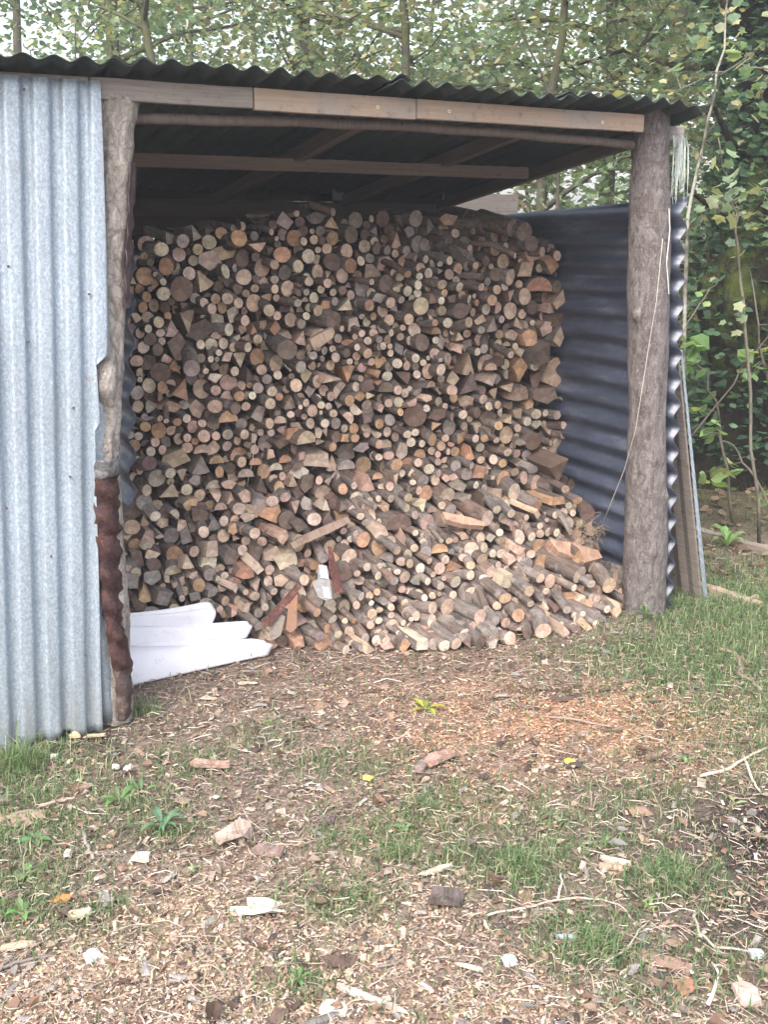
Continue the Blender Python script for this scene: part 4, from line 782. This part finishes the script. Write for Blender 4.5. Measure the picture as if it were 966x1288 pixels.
# ---- single things lying on the ground
def chunk(name,px,py,lpx,wpx,ang,hgt,m,tone,label,cat,grp=None,jag=.25,n=9,curl=0.):
    """irregular flat piece: centre pixel, length/width in photo pixels, ang = direction on the ground in degrees"""
    c=ground(px,py); Zc=(c-C0)@np.array([0,CT,-ST]); l=lpx*Zc/F; w=wpx*Zc/F*1.35; a=math.radians(ang); t=np.array([math.cos(a),math.sin(a),0]); b=np.array([-math.sin(a),math.cos(a),0]); z=float(gz(np.array([c[0]]),np.array([c[1]]))[0])+.008
    top=[];bot=[]
    for i in range(n):
        q=2*math.pi*i/n; j=1+R.uniform(-jag,jag); u_,v_=math.copysign(abs(math.cos(q))**.6,math.cos(q))*l/2*j,math.copysign(abs(math.sin(q))**.6,math.sin(q))*w/2*j
        zz=curl*((v_/w)**2)*w*3+R.uniform(0,.002)
        p=np.array([c[0],c[1],z])+t*u_+b*v_; top.append(p*1.0+Z*(hgt*(.6+.3*R.random())+zz)); bot.append(p+(t*u_+b*v_)*.05+Z*zz)
    ctr=np.array([c[0],c[1],z+hgt*1.15]); mb=MB(); k=len(top); vs=top+bot+[ctr]; uv=[(float((p-c)@t),float((p-c)@b)) for p in vs]
    fs=[[i,(i+1)%k,2*k] for i in range(k)]+[[k+i,k+(i+1)%k,(i+1)%k,i] for i in range(k)]+[[k+i for i in range(k)][::-1]]
    mb.add(vs,fs,0,uv,tone); return tag(mb.build(name,m),label,cat,grp)
def stick(name,pts,rpx,col,label,cat,m=None,grp=None):
    P=[]; 
    for x,y in pts:
        c=ground(x,y); P.append(np.array([c[0],c[1],float(gz(np.array([c[0]]),np.array([c[1]]))[0])+.010+R.uniform(0,.006)]))
    # refine
    Q=[P[0]]
    for a,b in zip(P[:-1],P[1:]):
        for q in (.33,.66,1): Q.append(a*(1-q)+b*q+np.array([R.gauss(0,.003),R.gauss(0,.003),R.uniform(0,.003)]))
    Zc=(Q[0]-C0)@np.array([0,CT,-ST]); r=rpx*Zc/F; mb=MB(); tube(mb,Q,[r*(1-.4*i/len(Q))*R.uniform(.85,1.1) for i in range(len(Q))],6,col)
    return tag(mb.build(name,m or PLAIN,None,True),label,cat,grp)
PW=(.60,.47,.32); CR=(.56,.49,.39)
ob=[]
c=ground(94,930); mb=MB(); vs=[];
for i in range(5):
    for j in range(12): a=2*math.pi*j/12; q=math.cos(i/5*math.pi/2); vs.append(c+np.array([.020*q*math.cos(a),.015*q*math.sin(a)*(1 if math.sin(a)>0 else .5),.008+.020*math.sin(i/5*math.pi/2)]))
vs.append(c+Z*.030); fs=[[i*12+j,i*12+(j+1)%12,(i+1)*12+(j+1)%12,(i+1)*12+j] for i in range(4) for j in range(12)]+[[48+j,48+(j+1)%12,60] for j in range(12)]
mb.add(vs,fs,0,None,(.66,.47,.27)); tag(mb.build('wood_chunk',PLAIN,None,True),'rounded cream sawn lump of wood at the foot of the galvanised sheet','wood chunk')
chunk('wood_sliver',120,927,26,5,12,.005,SPLIT,(.50,.38,.26),'pale sliver of wood beside the cream lump by the galvanised sheet','wood sliver')
chunk('paper_birch_scrap',328,1147,62,24,8,.004,PLAIN,(.56,.54,.47),'large torn white bark scrap lying on the sawdust at lower left','bark scrap',jag=.45,n=13,curl=.35)
chunk('wood_chip',312,861,26,5,0,.004,SPLIT,(.58,.46,.36),'pale flat chip on the dusty soil in front of the white sheet','wood chip')
chunk('wood_chip',262,880,8,14,80,.004,SPLIT,(.60,.50,.38),'small upright pale chip on soil below the white sheet','wood chip')
chunk('bark_piece',556,958,46,16,38,.016,BARK,(.30,.19,.15),'reddish brown bark piece lying on edge in front of the sawdust patch','bark piece',curl=.4)
chunk('bark_piece',530,968,26,8,70,.012,BARK,(.20,.14,.12),'darker shard of bark leaning beside the reddish bark piece','bark piece')
chunk('bark_piece',560,1137,44,18,-8,.018,BARK,(.10,.08,.075),'black and white rotten bark lump among the grass at lower centre','bark piece',curl=.3)
chunk('bark_piece',562,1126,36,6,-14,.020,PLAIN,(.42,.40,.36),'white peeling strip on the rotten bark lump','bark strip')
chunk('bark_piece',295,1065,44,20,15,.014,BARK,(.32,.25,.21),'curled grey-brown bark piece left of centre','bark piece',curl=.7)
chunk('bark_piece',335,1075,40,18,-10,.010,BARK,(.22,.15,.13),'flat dull brown bark piece right of the curled one','bark piece')
chunk('bark_piece',262,968,50,12,-5,.010,BARK,(.30,.20,.16),'long brown bark flake on litter below the maroon strip','bark piece',curl=.3)
chunk('bark_piece',410,1035,22,16,20,.008,BARK,(.10,.07,.065),'nearly black leaf-shaped bark piece left of centre','bark piece')
chunk('bark_piece',430,1212,50,14,0,.008,BARK,(.11,.075,.06),'dark rotten bark flake on pale sawdust near the bottom','bark piece')
chunk('wood_chip',178,1088,22,12,0,.012,PLAIN,CR,'cream white broken chip among the grass at left','wood chip')
chunk('wood_chip',86,1080,8,10,0,.012,PLAIN,(.55,.53,.48),'small white chip in the grass at far left','wood chip')
for x,y,l_ in ((146,971,'left of the two white fungus-like lumps in the grass at left'),(160,973,'right of the two white fungus-like lumps in the grass at left'),(67,954,'white pebble-sized lump near the galvanised sheet foot')):
    chunk('white_lump',x,y,8,6,0,.014,PLAIN,(.62,.61,.54),l_,'white lump')
chunk('wood_chip',100,1290-130,26,10,20,.010,SPLIT,(.62,.52,.40),'short pale chip pointing right on the sawdust at lower left','wood chip')
chunk('wood_sliver',20,1196,46,8,16,.008,SPLIT,(.50,.40,.29),'long tan sliver cut off by the left edge of the view','wood sliver')
chunk('wood_sliver',548,1097,46,6,22,.008,SPLIT,(.66,.58,.46),'straight pale sliver lying on grass at lower centre','wood sliver')
chunk('wood_sliver',466,1262,84,7,-28,.010,SPLIT,(.50,.45,.38),'longest grey-white sliver near the bottom edge','wood sliver')
chunk('wood_sliver',593,1222,36,5,-20,.008,SPLIT,(.62,.56,.46),'thin pale sliver on dark litter low at centre','wood sliver')
chunk('wood_sliver',770,1095,38,8,-16,.010,SPLIT,(.52,.36,.27),'pinkish split sliver in leaf litter right of centre','wood sliver')
chunk('wood_sliver',775,1089,34,4,-24,.016,SPLIT,(.62,.55,.46),'paler thin sliver crossing the pinkish one','wood sliver')
chunk('wood_sliver',128,1211,20,4,-25,.008,PLAIN,CR,'small curved cream sliver on sawdust at lower left','wood sliver')
chunk('white_flake',640,1216,18,16,30,.006,PLAIN,(.42,.45,.46),'square whitish flake beside dark leaves low at centre','flake')
chunk('white_flake',713,1185,9,18,85,.008,PLAIN,(.34,.38,.40),'grey shiny flake upright in the grass low right of centre','flake')
chunk('bark_scrap',418,1275,36,20,-30,.008,PLAIN,(.52,.48,.38),'cream papery scrap at the bottom edge left of centre','bark scrap',jag=.35)
chunk('dark_branch_piece',400,1290,50,9,28,.014,BARK,(.16,.15,.14),'dark grey branch end lying over the cream papery scrap','branch')
chunk('pinkish_lump',938,1258,30,26,10,.020,PLAIN,(.42,.32,.28),'pinkish crumpled lump in the bottom right corner','lump',jag=.3,n=12)
chunk('bark_scrap',952,1208,20,12,10,.010,PLAIN,(.36,.41,.40),'pale grey-green flake at the right edge near the corner','flake')
chunk('wood_chip',706,881,0+30,8,-4,.007,SPLIT,(.12,.09,.075),'dark bark chip at the top of the orange sawdust','wood chip')
chunk('dead_leaf',115,1210,22,18,30,.004,PLAIN,(.36,.36,.37),'smooth grey leaf lying on sawdust at lower left','leaf')
chunk('dead_leaf',862,1245,1+26,18,30,.004,PLAIN,(.30,.16,.11),'reddish brown oak-like leaf at lower right','leaf',jag=.4,n=12)
chunk('dead_leaf',836,1215,60,18,-30,.004,PLAIN,(.27,.18,.14),'long brown leaf lying slanted at lower right','leaf',jag=.3)
chunk('dead_leaf',78,1141,22,13,0,.005,PLAIN,(.42,.20,.08),'orange fallen leaf in the grass at lower left','leaf')
chunk('dead_leaf',716,963,14,10,10,.006,PLAIN,(.62,.45,.10),'small bright yellow fallen leaf near centre','leaf')
chunk('dead_leaf',462,982,14,8,-30,.006,PLAIN,(.60,.44,.12),'small yellow fallen leaf left of the bark piece','leaf')
chunk('dead_leaf',20,1034,60,24,10,.006,PLAIN,(.34,.25,.19),'group-sized broad tan dead leaf at the left edge','leaf',jag=.35)
# twigs
TW=(.42,.35,.29)
stick('twig',[(612,1157),(660,1148),(700,1138),(745,1137),(778,1143),(793,1162)],1.8,TW,'long thin forked pale twig across the grass at lower right','twig')
stick('twig',[(702,1137),(705,1120),(705,1105)],1.7,(.58,.5,.42),'short pale twig standing off the long forked twig','twig')
stick('twig',[(875,1150),(878,1180),(900,1200),(960,1208)],2.2,(.36,.31,.27),'curved grey twig arching toward the right edge','twig')
stick('twig',[(880,985),(915,975),(935,960),(966,945)],2.4,(.45,.38,.31),'pale branched twig at the right edge by the dark soil','twig')
stick('twig',[(935,955),(945,985),(957,1000)],1.8,(.52,.46,.38),'hooked pale twig below the branched twig at right','twig')
stick('twig',[(905,740+80),(925,826),(935,845),(928,850),(945,858),(960,872)],3.2,(.28,.21,.17),'crooked brown stick lying on the green grass at right','stick',BARK)
stick('twig',[(760,1222),(790,1200),(800,1185),(812,1170)],1.6,TW,'slender twig in the litter low right of centre','twig')
stick('twig',[(190,1242),(196,1215),(204,1190)],1.8,(.50,.42,.28),'straight yellowish stalk on sawdust at lower left','twig')
stick('twig',[(105,1055),(110,1075),(120,1090)],3,(.27,.24,.22),'knobbly grey twig in the grass at left','twig')
stick('twig',[(50,1018),(80,1010),(95,1009)],2.6,(.36,.28,.22),'short brown stick lying level in the grass at left','stick')
stick('twig',[(890,1270),(905,1240),(896,1215)],2.6,(.60,.54,.46),'split pale stick at the bottom right beside the pinkish lump','stick')
stick('twig',[(0,1225),(30,1218),(70,1207)],2.8,(.17,.15,.14),'dark stick on the sawdust at lower left','stick')
stick('twig',[(690,905),(730,912),(770,922)],1.8,(.30,.22,.17),'thin brown twig on the orange sawdust','twig')
stick('twig',[(440,880),(455,905),(475,925)],1.8,(.14,.10,.09),'dark thin twig left of the yellow-green seedling','twig')
# small plants
def rosette(name,px,py,size_px,nl,col,label,cat,up=.35,wr=.28,ls=0):
    c=ground(px,py); Zc=(c-C0)@np.array([0,CT,-ST]); sz=size_px*Zc/F; root=empty(name,c,label,cat); z0=float(gz(np.array([c[0]]),np.array([c[1]]))[0])
    for i in range(nl):
        a=2*math.pi*i/nl+R.uniform(-.3,.3)+ls; d=np.array([math.cos(a),math.sin(a),0]); s=np.array([-math.sin(a),math.cos(a),0]); l=sz*R.uniform(.7,1.1); u=up*R.uniform(.6,1.4); mb=MB(); vs=[];K=7
        for k in range(K+1):
            t=k/K; w=l*wr*math.sin(math.pi*min(1,t*.93+.07))**.8*(1 if k%2 else .78)*(.5 if t<.2 else 1); h=z0+.006+l*u*math.sin(t*2.4)
            m=np.array([c[0],c[1],0])+d*l*t; vs+= [m-s*w/2+Z*(h+w*.18),m+Z*h,m+s*w/2+Z*(h+w*.18)]
        fs=[]
        for k in range(K):
            for q in (0,1): fs.append([k*3+q,k*3+q+1,k*3+q+4,k*3+q+3])
        mb.add(vs,fs,0,None,tuple(v*R.uniform(.85,1.15) for v in col)); mb.build('leaf',LEAF,root)
    return root
GR=(.13,.23,.09)
rosette('seedling',535,893,26,5,(.34,.40,.06),'bright yellow-green seedling on the orange sawdust','seedling',.25,.30)
rosette('dandelion_plant',205,1045,34,8,(.12,.24,.12),'bluish-green toothed rosette in the grass left of centre','weed',.5)
rosette('dandelion_plant',150,1010,30,6,GR,'broad-leaved rosette behind the bluish-green one at left','weed',.35,.34)
rosette('dandelion_plant',178,1003,30,4,GR,'weed with one long slanting leaf between the white lumps and the rosette','weed',.5,.25)
rosette('weed_plant',45,1060,24,5,(.16,.27,.12),'round-leaved weed near the left edge','weed',.3,.5)
rosette('weed_plant',38,1106,22,3,(.22,.33,.14),'pale green oval leaf pair at the left edge','weed',.2,.55)
rosette('weed_plant',30,1160,24,5,(.14,.26,.10),'spreading green weed at lower left','weed',.5,.4)
rosette('weed_plant',375,1238,20,5,GR,'small weed on pale sawdust near the bottom','weed',.7,.3)
rosette('weed_plant',508,1042,14,4,(.20,.34,.16),'small round-leaved weed in the grass at centre','weed',.2,.6)
rosette('weed_plant',862,960,14,4,(.18,.34,.14),'small bright weed right of the orange sawdust','weed',.3,.5)
rosette('weed_plant',925,1015,20,3,(.30,.42,.18),'yellowish-green leaf beside the dark soil at right','weed',.25,.3)
rosette('weed_plant',818,1150,14,5,(.2,.3,.1),'tiny weed in litter at lower right','weed',.7,.3)
rosette('weed_plant',340,915,12,4,(.16,.27,.08),'small green seedling on soil below the white sheet','weed',.4,.45)
rosette('weed_plant',243,1108,16,3,(.26,.4,.12),'upright green shoot in sawdust left of centre','weed',1.2,.2)
rosette('weed_plant',915,690,28,7,(.2,.34,.12),'leafy weed on the bank above the far rail','weed',.8,.4)
rosette('weed_plant',812,780,16,6,GR,'small weed at the foot of the right post','weed',.9,.3)
# grass tufts by the galvanised sheet
def tuft(px,py,n,h,label):
    c=ground(px,py); P=np.stack([c[0]+np.clip(NR.normal(0,.032,n),-.06,.06),c[1]+np.clip(NR.normal(0,.026,n),-.05,.05)],1); o=grass('grass_tuft',P,NR.lognormal(math.log(h),.3,n),pick([(.12,.20,.09),(.18,.25,.12),(.30,.30,.19)],[2,2,1],n),label); del o['kind']; return tag(o,label,'grass tuft')
tuft(25,965,300,.085,'tall green grass tuft at the foot of the galvanised sheet, left edge'); tuft(35,930,160,.08,'thin grass tuft touching the bottom of the galvanised sheet'); tuft(655,1090,160,.045,'dense green grass tuft at lower centre'); tuft(845,1105,110,.045,'upright green grass tuft right of the pinkish sliver'); tuft(745,1195,260,.042,'fine yellow-green grass tuft low right of centre'); tuft(180,895,200,.04,'sparse grass tuft at the foot of the maroon strip'); tuft(850,765,200,.05,'grass tuft between the right post and the leaning panel'); tuft(500,1075,160,.05,'loose grass tuft left of the straight pale sliver')
HAZE=.0065
# ------------------------------------------------------------------ the wood behind: every tree a trunk with limbs and a crown of leaves
def leaves_at(C,size,pal,wts,name,parent,lab=None,fold=.25,drop=.4,six=True,j=.2):
    n=len(C); a=NR.uniform(0,6.28,n); t=np.stack([np.cos(a),np.sin(a),-np.abs(NR.normal(drop,.35,n))],1); t/=np.linalg.norm(t,axis=1,keepdims=True)
    nn=np.stack([NR.normal(0,.6,n),NR.normal(0,.6,n),np.ones(n)],1); b=np.cross(nn,t); b/=np.linalg.norm(b,axis=1,keepdims=True); nn=np.cross(t,b)
    l=size*NR.lognormal(0,.25,n); w=l*NR.uniform(.6,.95,n); col=pick(pal,wts,n,j)
    if six is True: return npmesh(name,leaf_verts(C,t,b,nn,l,w,NR.normal(fold,.25,n)),LF,7,LEAF,col,parent=parent)
    l=l[:,None];w=w[:,None]
    if six=='m':
        cu=NR.normal(.15,.25,n)[:,None]; rr_=[.36,.58,.42,.68,.48,.80,.48,.68,.42,.58]; aa=[180,128,100,68,38,0,-38,-68,-100,-128]; vs=[C]
        for q,g_ in zip(rr_,aa): g_=math.radians(g_); vs.append(C+t*l*q*.62*math.cos(g_)+b*w*q*.72*math.sin(g_)+nn*l*cu*q*q*.5)
        return npmesh(name,np.stack(vs,1),[[0,1+(i+1)%10,1+i] for i in range(10)],11,LEAF,col,parent=parent)
    vs=np.stack([C-t*l*.5,C+b*w*.5,C+t*l*.5,C-b*w*.5],1); return npmesh(name,vs,[[0,1,2,3]],4,LEAF,col,parent=parent)
AUT=[(.16,.23,.13),(.20,.27,.16),(.12,.185,.115),(.27,.29,.17),(.35,.33,.19),(.33,.26,.16)]
DEC=([5,4,4,2.2,1.2,.5])
def tree(x,y,h,r,label,nleaf,z0,z1,rad,size,wts=DEC,pal=AUT,lean=0,group=None,nl=16,seed=0,moss=(.10,.11,.045),clump=.20,near=False):
    rd=random.Random(seed*7+3); bz=float(gz(np.array([x]),np.array([y]))[0])-.03; root=empty('tree',(x,y,bz),label,'tree',group); mb=MB()
    T=[np.array([x+lean*h*(i/10)**1.4*.5+rd.gauss(0,.015)*i/2,y+rd.gauss(0,.02)*i/2,bz+h*i/10]) for i in range(11)]
    tube(mb,T,[r*(1.25 if i==0 else 1)*(1-.085*i) for i in range(11)],9,moss,0,.08)
    tips=[]
    for i in range(nl):
        q=rd.uniform(max(.08,(z0-.3)/h),.98); k=min(9,int(q*10)); p=T[k]*(1-(q*10-k))+T[k+1]*(q*10-k); a=rd.uniform(0,6.28); l=rad*rd.uniform(.6,1.1)
        pts=[p];d=np.array([math.cos(a),math.sin(a),rd.uniform(.15,.8)])
        for s_ in range(5): d=d+np.array([rd.gauss(0,.16),rd.gauss(0,.16),rd.gauss(-.03,.12)]); d/=np.linalg.norm(d); pts.append(pts[-1]+d*l/5)
        rr=r*(1-.85*q)*.5+.006; tube(mb,pts,[rr*(1-.17*s_) for s_ in range(6)],5,moss,0,0,False); tips+=pts[1:]
        for s_ in range(3):
            a_=pts[rd.randrange(2,5)]; d2=np.array([rd.gauss(0,1),rd.gauss(0,1),rd.gauss(.2,.5)]); d2/=np.linalg.norm(d2); e_=[a_,a_+d2*l*.2,a_+d2*l*.4+np.array([0,0,rd.uniform(-.1,.1)])]; tube(mb,e_,[rr*.4,rr*.3,rr*.15],4,moss,0,0,False); tips+=e_[1:]
    mb.build('trunk',TBARK,root,True)
    tp=np.array(tips); tp=tp[(tp[:,2]>z0-.3)&(tp[:,2]<z1+.5)] if ((tp[:,2]>z0-.3)&(tp[:,2]<z1+.5)).any() else tp
    i=NR.integers(0,len(tp),nleaf); C=tp[i]+NR.normal(0,clump,(nleaf,3))*np.array([1,1,.7]); C[:,2]=np.maximum(C[:,2],bz+.15)
    leaves_at(C,size*(1.35 if near else 1),pal,wts,'crown',root,six='m' if near else True); return root
G1='young trees in the wood behind the shed'
YL=[2,3,2,5,4,1]; GL=[5,3,6,1,.4,.1]
# x, y, height, radius, leaves ...
TR=[(-4.6,9.5,6.5,.07,'slender tree with olive leaves at the far left behind the roof',3000,.12,DEC),
(-3.5,8.2,6,.06,'tree with dull green leaves above the galvanised left wall',3200,.10,GL),
(-2.5,9.3,7,.09,'forked dark-stemmed tree behind the left end of the roof',3600,.11,DEC),
(-1.6,7.9,6,.05,'thin young tree behind the join of the grey and tan fascia',3000,.09,[4,4,3,3,2,1.5]),
(-.6,9.8,7,.10,'tree with bare upper twigs above the left middle of the roof',2600,.10,DEC),
(.15,8.3,6.5,.055,'upright dark-stemmed tree above the roof middle',2600,.10,YL),
(1.1,7.6,6,.05,'leafy green maple hanging low over the roof middle',3400,.10,GL),
(1.9,8.8,7,.08,'yellowing tree right of the roof middle',3400,.11,YL),
(2.35,7.3,6,.045,'thin straight sapling rising behind the roof near the right post',2600,.09,YL),
(3.4,8.8,7,.08,'olive tree seen through the gap above the blue wall',3600,.10,DEC),
(2.9,10.8,8,.12,'larger grey-stemmed tree deeper in the wood right of centre',3800,.12,GL),
(4.6,9.6,7,.07,'yellow-leaved tree beyond the ivy-covered trunk',3600,.11,YL),
(5.3,11.5,8,.10,'pale-stemmed tree at the far right',3600,.12,DEC)]
for i,(x,y,h,r,l,n,sz,w) in enumerate(TR): tree(x,y,h,r,l,int(n*1.7),.9,5.2,1.25,sz*.50,w,nl=24,near=True,group=G1,seed=i,lean=random.Random(i).uniform(-.15,.15))
# deeper trees, smaller in view
k=0
for i in range(16):
    x=-9+i*1.25+R.uniform(-.4,.4); y=R.uniform(13,18)
    tree(x,y,R.uniform(8,10),R.uniform(.05,.09),['far tree in the wood beyond the roof, greener','far tree in the wood beyond the roof, yellower'][i%2]+', '+['first','second','third','fourth','fifth','sixth','seventh','eighth'][i//2]+' from the left of its colour',4200,.5,7.5,2.1,.105,GL if i%2==0 else YL,group='far trees of the wood',nl=11,seed=50+i,clump=.4)
# far undergrowth closing the view between the trunks
n=14000; C=np.stack([NR.uniform(-16,20,n),NR.uniform(17,24,n),np.abs(NR.normal(0,.9,n))+.2],1); o=leaves_at(C,.22,[(.09,.12,.05),(.13,.16,.07),(.18,.18,.08),(.16,.11,.07)],[3,3,2,2],'undergrowth',None,six=False); tag(o,'far undergrowth closing the view between the trunks','undergrowth',None,'stuff')
n=9000; C=np.stack([NR.uniform(1.8,10,n),NR.uniform(7.6,13,n),np.abs(NR.normal(0,.38,n))+.05],1); o=leaves_at(C,.075,[(.07,.11,.045),(.11,.15,.06),(.20,.18,.09),(.17,.11,.075)],[3,3,2,3],'bramble',None,six=False); tag(o,'low brambles and dead leaf cover behind the shed','bramble',None,'stuff')
# ivy tree
bx,by=ground(905,606)[:2]; root=empty('ivy_clad_tree',(bx,by,0),'thick old tree with a mossy swollen base and ivy-covered trunk right of the shed','tree'); mb=MB(); vs=[];n=26;K=60
for i in range(K+1):
    z=-.1+6.2*i/K; r=.20+.17*math.exp(-((z-1.28)/.32)**2)+.13*math.exp(-(z/.35)**2)-.01*z
    cx=bx+.02+.05*math.sin(z*1.1)+(.06 if z>1.3 else .06*z/1.3)
    for j in range(n):
        a=2*math.pi*j/n; d=MN.noise(Vector((math.cos(a)*1.6,math.sin(a)*1.6,z*1.8+4)))*.09+MN.noise(Vector((math.cos(a)*5,math.sin(a)*5,z*5)))*.03+.02*math.sin(a*7+z)*(z<1.2)
        vs.append((cx+math.cos(a)*(r+d),by+math.sin(a)*(r+d),z))
fs=[[i*n+j,i*n+(j+1)%n,(i+1)*n+(j+1)%n,(i+1)*n+j] for i in range(K) for j in range(n)]
cols=[((.12,.155,.035) if p[2]>.75 and p[2]<2.2 else (.035,.036,.02)) for p in vs]; mb.add(vs,fs,0,None,cols); mb.build('trunk',MOSSY,root,True)
mb=MB()
for i in range(16):   # stubs and limbs
    a=R.uniform(0,6.28); z=R.uniform(1.0,5); p=np.array([bx+.05+.15*math.cos(a),by+.15*math.sin(a),z]); d=np.array([math.cos(a),math.sin(a),R.uniform(.0,.8)]); l=R.uniform(.4,1.5); tube(mb,[p,p+d*l*.35,p+d*l*.7+np.array([0,0,.1]),p+d*l],[.035,.025,.015,.008],6,(.10,.11,.05))
p=np.array([bx+.26,by-.16,1.50]); tube(mb,[p,p+np.array([.12,-.05,.02]),p+np.array([.24,-.08,.10])],[.09,.06,.03],8,(.08,.10,.03))
mb.build('limbs',MOSSY,root,True)
def shell(n,z0,z1,rr,sq=1.):
    z=z0+(z1-z0)*NR.random(n); a=NR.uniform(0,6.28,n); r=rr*(1+NR.normal(0,.16,n))+.08*np.sin(a*3+z*4)
    return np.stack([bx+.08+.05*np.sin(z*1.1)+r*np.cos(a),by+r*np.sin(a),z],1)
IV=[(.05,.105,.06),(.08,.15,.08),(.035,.075,.046),(.12,.20,.11)]
iv=leaves_at(np.concatenate([shell(9500,1.50,6,.30),shell(1500,.2,1.5,.34)]),.058,IV,[4,3,3,1.4],'ivy',root)
n=2600; C=np.stack([bx+NR.normal(.3,1.0,n),by+NR.normal(.5,.6,n),NR.uniform(2.1,6,n)],1); leaves_at(C,.06,AUT,YL,'crown',root)
# saplings and branches near the right of the shed: stems with a few big leaves
def sapling(name,pts,r,label,nleaf,size,pal,wts,spread=.10,col=(.22,.20,.16),t0=.2):
    P=[np.array(p,float) for p in pts]; root=empty(name,P[0],label,'sapling'); mb=MB()
    Q=[P[0]]
    for a,b in zip(P[:-1],P[1:]):
        for q in (.25,.5,.75,1): Q.append(a*(1-q)+b*q+NR.normal(0,.008,3))
    tube(mb,Q,[r*(1-.75*i/len(Q)) for i in range(len(Q))],6,col)
    C=[]
    for _ in range(max(3,nleaf//7)):
        i=R.randrange(int(len(Q)*t0),len(Q)); d=NR.normal(0,1,3); d[2]*=.5; d/=np.linalg.norm(d); l=spread*R.uniform(1,3); e_=[Q[i],Q[i]+d*l*.5,Q[i]+d*l+np.array([0,0,-.03])]; tube(mb,e_,[r*.3,r*.22,r*.12],4,col,cap=False)
        for k in range(7): C.append(e_[1]*(1-k/6)+e_[2]*k/6+NR.normal(0,spread*.35,3))
    mb.build('stem',TBARK,root,True); C=np.array(C)[:nleaf]; leaves_at(C,size*(1.4 if pal is AUT else 1),pal,wts,'leaves',root,drop=.55,six='m' if pal is AUT else True); return root
def at(px,py,Y): r=ray(px,py); return C0+r*(Y/r[1])
HZ=[(.20,.32,.13),(.26,.38,.15),(.15,.25,.10),(.40,.42,.16)]
def gp(px,Y): P=at(px,640,Y); return (P[0],Y,0)
sapling('hazel_sapling',[gp(925,5.6),at(905,520,5.6),at(880,460,5.5),at(868,430,5.5)],.010,'hazel sapling with large pale green leaves in front of the mossy trunk',30,.085,HZ,[3,3,2,1],.08)
sapling('hazel_sapling',[gp(985,5.4),at(950,600,5.4),at(920,560,5.4),at(890,545,5.4)],.009,'low hazel branch with round leaves above the far rail',34,.085,HZ,[3,3,2,1],.08)
sapling('hazel_sapling',[gp(1010,6.2),at(975,520,6.2),at(955,430,6.2),at(945,340,6.2)],.012,'tall hazel sapling at the right edge',50,.065,HZ,[3,3,2,2],.14)
sapling('maple_sapling',[gp(960,5.2),at(940,430,5.2),at(930,330,5.2),at(925,250,5.2),at(900,170,5.2)],.010,'yellow-green maple sapling leaning in front of the ivy',34,.055,AUT,[3,4,1,4,3,.5],.13,t0=.4)
sapling('maple_branch',[at(1060,60,5.6),at(990,90,5.6),at(930,80,5.6),at(860,110,5.5)],.008,'overhanging maple branch with yellow-green leaves at the upper right',120,.06,AUT,[3,4,1,3,3,.5],.14)
sapling('maple_branch',[at(1060,210,5.8),at(1000,230,5.8),at(950,240,5.8),at(900,260,5.7)],.008,'drooping maple branch with pale leaves level with the twine bunch',90,.06,AUT,[3,5,1,3,2,.3],.14)
sapling('bare_stem',[gp(858,5.9),at(865,272,5.9),at(888,180,5.9),at(911,60,5.9),at(922,-30,5.9)],.013,'pale slanting bare stem behind the right roof corner',6,.07,AUT,DEC,.1,(.42,.42,.36))
sapling('bare_stem',[gp(690,7.2),at(702,200,7.2),at(692,120,7.2),at(650,20,7.2),at(640,-40,7.2)],.016,'dark slanting bare stem behind the roof near the right post',24,.06,AUT,DEC,.2,(.07,.065,.05))
sapling('bare_stem',[at(860,560,5.3),at(920,480,5.3),at(966,420,5.3),at(1010,380,5.3)],.006,'thin bare branch crossing the mossy trunk at the right',8,.08,HZ,[1,1,1,1],.08,(.16,.13,.11))
sapling('bare_stem',[at(855,430,5.2),at(880,385,5.2),at(905,345,5.2)],.004,'short pale twig rising beside the leaning panel top',5,.05,HZ,[1,1,1,1],.06,(.34,.28,.22))
# open cloudy-bright sky is the world; nothing else behind
hz=MB(); c=np.array([0,25,5.2]); box(hz,c,([1,0,0],[0,1,0],[0,0,1]),(95.,100.,8.5)); hm=bpy.data.materials.new('pale_air'); hm.use_nodes=True; hn=hm.node_tree; hn.nodes.clear()
pv=hn.nodes.new('ShaderNodeVolumePrincipled'); pv.inputs['Color'].default_value=(.93,.95,1,1); pv.inputs['Density'].default_value=HAZE; pv.inputs['Anisotropy'].default_value=.2; oo=hn.nodes.new('ShaderNodeOutputMaterial'); hn.links.new(pv.outputs[0],oo.inputs['Volume'])
tag(hz.build('haze',hm),kind='stuff')
print('objects',len(bpy.data.objects))
